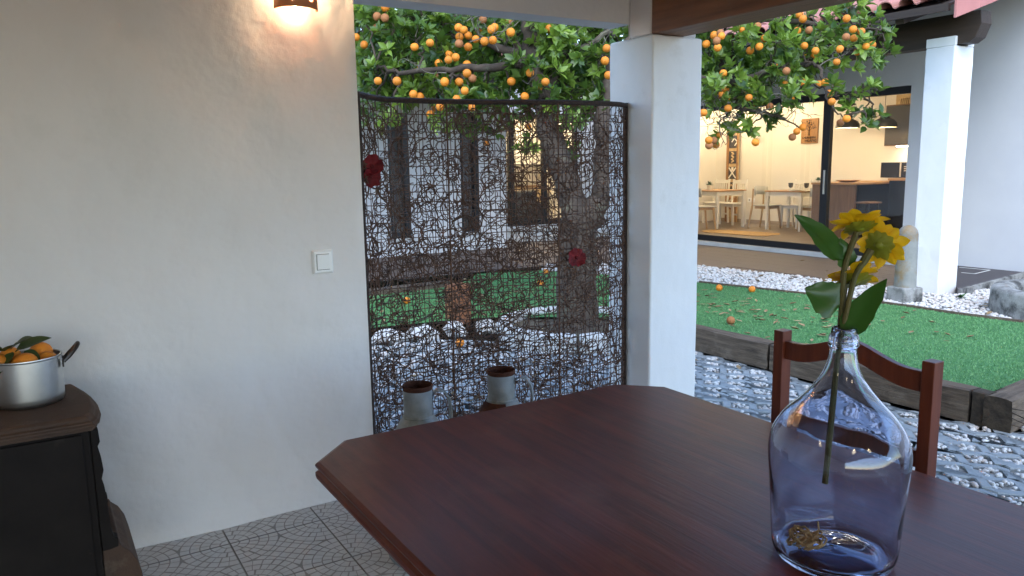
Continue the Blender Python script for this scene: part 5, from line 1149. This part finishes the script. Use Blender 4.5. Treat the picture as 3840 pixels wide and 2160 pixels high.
ORANGES = [(2.71,6.51,2.85,0.037),(2.81,6.55,2.87,0.038),(2.73,6.55,2.79,0.038),(2.64,6.17,2.71,0.034),(2.76,6.64,2.71,0.037),(2.59,6.71,2.63,0.035),(2.56,6.45,2.53,0.034),(2.94,6.26,2.51,0.036),(2.93,5.94,2.5,0.033),(3.56,7.36,3.04,0.032),(3.76,7.5,2.9,0.03),(3.64,7.54,2.59,0.03),(3.57,7.46,2.55,0.03),(3.24,7.3,2.51,0.031),(2.58,6.23,2.21,0.033),(2.78,6.58,2.32,0.038),(2.73,6.18,2.21,0.037),(2.89,6.21,2.11,0.036),(2.86,6.02,2.07,0.037),(3.55,7.51,2.49,0.033),(3.18,6.29,2.39,0.036),(3.14,6.01,2.43,0.034),(3.08,5.91,2.37,0.033),(3.17,5.95,2.4,0.035),(3.14,5.83,2.62,0.035),(3.26,5.96,2.63,0.034),(3.34,6.19,2.61,0.036),(3.28,5.92,2.58,0.035),(3.43,6.06,2.58,0.034),(3.57,6.17,2.77,0.035),(3.47,6.08,2.67,0.038),(3.37,5.69,2.6,0.035),(3.49,5.84,2.65,0.035),(3.5,5.62,2.66,0.032),(3.55,5.68,2.59,0.037),(3.36,5.79,2.52,0.036),(3.56,6.11,2.55,0.039),(3.46,5.82,2.54,0.034),(3.26,6.05,2.53,0.037),(3.22,5.82,2.47,0.035),(3.37,6.12,2.37,0.038),(3.17,5.76,2.25,0.036),(3.22,5.76,2.21,0.034),(3.25,6.05,2.21,0.038),(3.08,5.99,2.2,0.037),(3.09,6.11,2.25,0.035),(3.61,7.22,2.31,0.029),(3.15,5.77,2.11,0.033),(3.24,6.09,2.15,0.038),(3.11,5.84,2.05,0.033),(3.88,7.44,2.25,0.032),(3.85,5.63,2.63,0.034),(3.95,5.69,2.65,0.037),(3.73,5.67,2.27,0.035),(3.48,5.57,2.18,0.036),(3.71,5.41,2.17,0.034),(3.89,5.78,2.16,0.035),(3.91,5.7,2.16,0.038),(3.72,5.74,2.08,0.037),(4.19,5.21,2.44,0.034),(4.18,5.22,2.34,0.036),(4.24,5.25,2.23,0.035),(3.1,6.32,1.95,0.038),(3.14,6.3,2.01,0.037),(3.06,6.05,2,0.036),(3.29,5.91,1.99,0.034),(4.01,6.91,1.72,0.029),(4.38,6.7,1.88,0.033),(3.2,7.91,2.62,0.032),(3.09,7.71,2.64,0.03),(3.04,7.49,2.6,0.029),(3.49,7.7,3.04,0.033),(5.81,4.59,2.74,0.034),(6.01,4.71,2.74,0.035),(6.3,4.48,2.83,0.035),(6.15,4.37,2.7,0.034),(5.46,4.74,2.64,0.033),(5.54,4.98,2.65,0.026),(5.14,4.93,2.57,0.035),(5.33,5.04,2.62,0.034),(5.08,4.79,2.54,0.032),(5.14,4.9,2.52,0.033),(5.14,5.02,2.51,0.035),(5.29,5.03,2.49,0.035),(5.53,4.72,2.54,0.034),(5.64,4.87,2.5,0.035),(5.41,4.77,2.44,0.034),(5.4,5.06,2.28,0.035),(5.84,4.86,2.33,0.036),(5.73,4.64,2.27,0.034),(5.78,4.46,2.59,0.034),(6.03,4.78,2.65,0.034),(6.02,4.62,2.52,0.035),(5.98,4.66,2.5,0.033),(6.02,4.65,2.42,0.034),(6.03,4.58,2.45,0.033),(6,4.56,2.4,0.035),(6.32,4.42,2.63,0.035),(6.09,4.18,2.56,0.031),(6.17,4.38,2.55,0.034),(6.12,4.27,2.52,0.033),(6.4,4.34,2.48,0.032),(6.37,4.26,2.48,0.032),(5.94,4.27,2.42,0.031),(6.18,4.27,2.41,0.032),(5.96,4.31,2.32,0.031),(5.94,4.46,2.15,0.033),(6.05,4.48,2.17,0.034),(5.91,4.33,2.06,0.034),(5.81,4.23,1.98,0.032),(5.98,4.26,1.81,0.032),(5.95,4.18,1.84,0.034),(5.75,4.46,1.78,0.031),(5.8,4.56,1.75,0.032),(5.73,4.55,1.7,0.033),(5.47,4.73,1.66,0.035),(5.38,5.01,2.13,0.034),(5.34,5.02,2.08,0.035),(5.21,4.84,2.04,0.032),(5.3,4.9,1.96,0.034),(5.61,4.95,2.11,0.036),(5.47,4.82,2.05,0.033),(5.64,4.88,2.01,0.032),(4.93,4.83,1.91,0.033),(5.22,4.92,1.73,0.024),(5.14,4.96,1.64,0.035),(5.08,4.85,1.68,0.033),(4.99,4.82,1.68,0.032),(5.32,5.05,1.65,0.034),(5.93,4.74,2.04,0.036),(5.9,4.57,2.18,0.033),(6.06,4.7,2.17,0.035),(5.67,4.6,2.15,0.032),(5.77,4.84,1.98,0.035)]
tree = empty('orange_tree', (3.8, 5.1, 0), label='old orange tree full of ripe fruit behind the screen', cat='tree')
T0 = Vector(tree.location)
def trel(mb): return rel(mb, tree)
def crooked(pts, r0, r1, jit=.02, sub=4, seed=0):
    rr = random.Random(seed); P = bz3(pts, sub*(len(pts)-1)) if len(pts) > 2 else [Vector(pts[0]).lerp(Vector(pts[-1]), t/5) for t in range(6)]
    n = len(P); Q = []
    for i, p in enumerate(P):
        w_ = 0 if i == 0 else 1; Q.append(p+Vector((rr.gauss(0, jit), rr.gauss(0, jit), rr.gauss(0, jit)))*w_)
    return Q, [r0+(r1-r0)*i/(n-1) for i in range(n)]
Q, R = crooked([(3.74, 5.04, .02), (3.79, 5.09, .18), (3.82, 5.14, .54), (3.85, 5.17, .81), (3.89, 5.19, 1.05)], .185, .15, .008, 3, 1); R[0] = .24; R[1] = .205
trel(MB().tube(Q, R, 14)).build('trunk', BARK, tree, smooth=True)
LIMBS = [([(3.87, 5.18, .95), (3.84, 5.35, 1.45), (3.79, 5.52, 1.87), (3.79, 5.67, 2.32), (3.85, 5.83, 2.77), (3.94, 5.99, 3.4), (4.1, 6.1, 4.1)], .125, .04), ([(3.88, 5.18, .93), (4.05, 5.12, 1.22), (4.12, 5.14, 1.53), (4.18, 5.23, 1.93), (4.34, 5.27, 2.31), (4.61, 5.21, 2.6), (4.98, 5.15, 2.84), (5.4, 5.1, 3.3)], .105, .04),
 ([(4.34, 5.27, 2.31), (4.69, 5.09, 2.22), (5.07, 4.97, 2.2), (5.22, 4.87, 2.17), (5.59, 4.78, 2.25), (5.87, 4.61, 2.33), (6.12, 4.48, 2.44)], .05, .012), ([(5.87, 4.61, 2.33), (5.83, 4.39, 2.28), (5.78, 4.27, 2.07), (5.72, 4.16, 1.93), (5.79, 4.1, 1.84)], .018, .005), ([(5.78, 4.27, 2.07), (5.8, 4.12, 1.99), (5.93, 4.04, 2.02)], .009, .004),
 ([(4.61, 5.21, 2.6), (5.31, 5.03, 2.69), (5.8, 4.86, 2.73), (6.3, 4.54, 2.67), (6.48, 4.29, 2.62)], .045, .008), ([(5.07, 4.97, 2.2), (5.18, 4.88, 2.08), (5.24, 4.82, 1.97), (5.45, 4.68, 1.92), (5.61, 4.58, 1.87), (5.73, 4.48, 1.77)], .022, .006),
 ([(3.79, 5.67, 2.32), (3.59, 5.82, 2.46), (3.38, 6.09, 2.6), (3.2, 6.34, 2.66)], .05, .014), ([(3.8, 5.68, 2.39), (3.38, 5.68, 2.3), (3.09, 5.85, 2.29), (2.72, 6.08, 2.27), (2.54, 6.21, 2.34)], .042, .010), ([(3.82, 5.55, 2.09), (4.07, 5.51, 2.43), (4.41, 5.46, 2.62)], .04, .015), ([(3.79, 5.67, 2.32), (3.74, 6.52, 2.87), (3.29, 7.02, 2.8), (2.9, 7.26, 2.78)], .05, .015),
 ([(4.35, 5.38, 2.61), (4.13, 5.48, 2.45), (3.99, 5.55, 2.34), (3.88, 5.6, 2.23)], .022, .008)]
AN = []
for k, (pts, a_, b_) in enumerate(LIMBS):
    Q, R = crooked(pts, a_, b_, .012 if a_ > .03 else .008, 4, k+3); AN += Q[2:]
    trel(MB().tube(Q, R, 10 if a_ > .03 else 6)).build('limb', BARK, tree, smooth=True)
TOP = [(4.0, 5.9, 3.6, .7, 260), (3.2, 6.0, 3.4, .6, 200), (4.9, 5.4, 3.4, .65, 230), (5.6, 5.0, 3.2, .5, 160), (2.7, 6.3, 3.1, .5, 150), (3.6, 7.0, 3.3, .6, 190), (4.8, 6.4, 3.2, .6, 190), (4.3, 5.2, 3.9, .5, 150), (5.3, 5.9, 2.8, .5, 120)]
mbt = MB(); ra = random.Random(77); lv_pos = []; lv_dir = []; lv_up = []; lv_len = []; lv_t = []; lv_front = []
ANv = np.array([p[:] for p in AN])
def add_leaf(p, d, u, L, t, fr): lv_pos.append(p); lv_dir.append(d); lv_up.append(u); lv_len.append(L); lv_t.append(t); lv_front.append(fr)
for bi, (x, y, z, r, n) in enumerate(BLOBS+TOP):
    c = Vector((x, y, z)); front = bi < len(BLOBS) and n <= 34
    a_ = Vector(ANv[np.argmin(((ANv-np.array(c))**2).sum(1))])
    mid = (a_+c)/2+Vector((ra.gauss(0, .05), ra.gauss(0, .05), ra.uniform(-.02, .08)))
    Q, R = crooked([a_, mid, c], .011, .005, .012, 4, bi); mbt.tube(Q, R, 5, cap=False)
    lime = ra.random() < .30
    left = int(n*(3.2 if bi < 33 or bi > len(BLOBS)-17 else 2.1)) if bi < len(BLOBS) else n
    while left > 0:
        d = Vector((ra.gauss(0, 1), ra.gauss(0, 1), ra.gauss(.25, .8))).normalized(); tip = c+d*r*ra.uniform(.25, 1.05)
        st_ = c.lerp(tip, .15); mbt.tube([st_, st_.lerp(tip, .5)+Vector((ra.gauss(0, .02),)*3), tip], [.0035, .0028, .002], 3, cap=False)
        ax = (d*.7+Vector((ra.gauss(0, .3), ra.gauss(0, .3), ra.uniform(-.2, .9)))).normalized(); e1 = ax.orthogonal().normalized(); e2 = ax.cross(e1)
        k = min(left, ra.randint(6, 9)); ph = ra.uniform(0, 6.28); left -= k
        tt_ = (ra.uniform(.5, 1.0) if (lime or ra.random() < .2) else ra.uniform(0, .4))
        for i in range(k):
            a2 = ph+i*2.4; tl = ra.uniform(.45, 1.25); ld = (ax*math.cos(tl)+(e1*math.cos(a2)+e2*math.sin(a2))*math.sin(tl)).normalized(); ld = (ld+Vector((0, 0, -.12))).normalized()
            u = (ax-ld*ax.dot(ld)+Vector((ra.gauss(0, .2),)*3)); u = (u-ld*u.dot(ld)).normalized()
            add_leaf(tip-ax*.03*(i/k), ld, u, ra.uniform(.072, .112)*(1 if front else (1.15 if bi < len(BLOBS) else 1.5)), min(1, max(0, tt_+ra.uniform(-.15, .15))), front)
trel(mbt).build('twigs', BARK, tree, smooth=True)['kind'] = 'stuff'
# grey dead twigs hanging below the crown
mbd = MB(); rd = random.Random(5)
def dead(p, d, L, r, depth=0):
    p = Vector(p); d = Vector(d).normalized(); pts = [p]; n = 6
    for i in range(n):
        d = (d+Vector((rd.gauss(0, .5), rd.gauss(0, .4), rd.gauss(.08, .4)))).normalized(); pts.append(pts[-1]+d*L/n)
        if depth < 2 and i > 0 and rd.random() < .55: dead(pts[-1], d+Vector((rd.gauss(0, .8), rd.gauss(0, .8), rd.gauss(-.1, .6))), L*.5, r*.6, depth+1)
    mbd.tube(pts, [r*(1-.75*i/n) for i in range(n+1)], 4, cap=False)
for p, d, L in (((5.18, 4.88, 2.08), (-.3, .2, -.8), .45), ((5.08, 4.91, 1.98), (-.5, .2, -.7), .40), ((5.24, 4.82, 1.97), (-.2, 0, -1), .40), ((5.24, 4.82, 1.99), (.5, -.4, -.7), .42), ((5.45, 4.68, 1.92), (.6, -.4, -.4), .42), ((5.61, 4.58, 1.87), (.5, -.4, -.15), .35), ((5.0, 4.97, 2.15), (-.4, .2, -.7), .40), ((4.95, 4.99, 2.1), (-.1, .1, -1), .45), ((5.3, 4.8, 2.0), (.5, -.35, -.5), .5), ((4.13, 5.48, 2.45), (-.5, .1, .3), .5), ((3.99, 5.55, 2.34), (-.2, 0, -.8), .40), ((4.35, 5.38, 2.61), (-.4, 0, .6), .45), ((4.3, 5.4, 2.58), (.1, 0, -1), .5), ((3.88, 5.6, 2.23), (-.5, .1, -.5), .45), ((4.4, 5.3, 2.45), (-.1, -.2, -.6), .5), ((3.38, 5.6, 2.42), (-.3, -.1, .5), .45), ((3.2, 5.75, 2.5), (.4, -.2, .4), .5), ((5.6, 4.6, 2.12), (.4, -.3, -.5), .35), ((5.83, 4.39, 2.28), (.2, -.2, .5), .3), ((3.6, 5.6, 2.2), (.2, -.2, -.5), .4), ((3.0, 5.8, 2.25), (-.2, -.1, -.5), .35), ((5.1, 4.93, 2.1), (-.1, .0, -.9), .5), ((5.15, 4.88, 1.9), (-.5, .1, -.8), .35), ((5.2, 4.9, 1.85), (.3, -.2, -.6), .32), ((4.2, 5.42, 2.2), (-.2, 0, -.4), .45), ((4.05, 5.45, 2.5), (.2, -.1, -.9), .55)): dead(p, d, L, .0065)
trel(mbd).build('dead_twigs', DEADTW, tree, smooth=True)['kind'] = 'stuff'
# leaves
LB0 = np.array([(0, 0, 0), (-.20, .30, .05), (0, .30, -.012), (.20, .30, .05), (-.20, .62, .035), (0, .62, -.03), (.20, .62, .035), (0, 1, -.10)], float); LTRI = np.array([(0, 2, 1), (0, 3, 2), (1, 2, 5), (1, 5, 4), (2, 3, 6), (2, 6, 5), (4, 5, 7), (5, 6, 7)])
Pv = np.array([p[:] for p in lv_pos]); Dv = np.array([p[:] for p in lv_dir]); Uv = np.array([p[:] for p in lv_up]); Lv = np.array(lv_len); Tv = np.array(lv_t); Fv = np.array(lv_front)
Sv = np.cross(Dv, Uv)
dist = np.linalg.norm(Pv-np.array((0, 0, 1.5)), axis=1); view = (Pv-np.array((0, 0, 1.5)))
zc = view@np.array(fw); xc = view@np.array(r2)/zc; yc = view@np.array(u2)/zc
vis = (abs(xc) < .64) & (yc < .36) & Fv & ((xc < .125) | (xc > .25)) & (xc > -.2)
order = np.argsort(np.where(vis, dist/Lv, 1e9)); sel = order[:300]; rest = np.setdiff1d(np.arange(len(Pv)), sel)
wv = 1+.25*np.sin(np.arange(len(Pv))*1.7); cv = np.sin(np.arange(len(Pv))*2.3)*.10
B = np.repeat(LB0[None], len(rest), 0); B[:, :, 0] *= wv[rest][:, None]; B[:, 7, 2] -= cv[rest]; B[:, 4:7, 2] -= cv[rest][:, None]*.35
W_ = (Pv[rest][:, None]+Lv[rest][:, None, None]*(B[:, :, :1]*Sv[rest][:, None]+B[:, :, 1:2]*Dv[rest][:, None]+B[:, :, 2:]*Uv[rest][:, None]))-np.array(T0)
T_ = LTRI[None]+(np.arange(len(rest))*8)[:, None, None]
cr = obj('crown', npmesh('crown', W_.reshape(-1, 3), T_.reshape(-1, 3), LEAF, True, np.repeat(Tv[rest], 8)), tree); cr['kind'] = 'stuff'
LM = []
for k in range(6):
    Bk = LB0.copy(); Bk[:, 0] *= .85+.07*k; Bk[7, 2] -= .12*math.sin(k*2.1); LM.append(npmesh('leaf', Bk, LTRI, LEAF, True, np.full(8, k/5*.95)))
for i in sel:
    Mx = Matrix((Sv[i], Dv[i], Uv[i])).transposed(); o = inst('leaf', LM[min(5, int(Tv[i]*6))], tree, Vector(Pv[i])-T0, Mx.to_euler(), (Lv[i],)*3)
rr = random.Random(12); mbs = MB()
for k, (x, y, z, r) in enumerate(ORANGES):
    if (k % 3 and k < 72) or (k >= 72 and k % 2): x, y, z, r = x*.955, y*.955, 1.5+(z-1.5)*.955, r*.955
    o = inst('orange', OMD if rr.random() < .14 else OM[k % 2], tree, Vector((x, y, z))-T0, (rr.uniform(-.3, .3), rr.uniform(-.3, .3), rr.uniform(0, 6)), (r, r, r*rr.uniform(.95, 1.06)))
    mbs.tube([Vector((x, y, z+r*.9)), Vector((x+rr.gauss(0, .035), y+rr.gauss(0, .035), z+r+rr.uniform(.015, .04)))], .002, 4)
trel(mbs).build('fruit_stalks', BARK, tree)['kind'] = 'stuff'
print('leaves', len(Pv), 'front', int(vis.sum()))
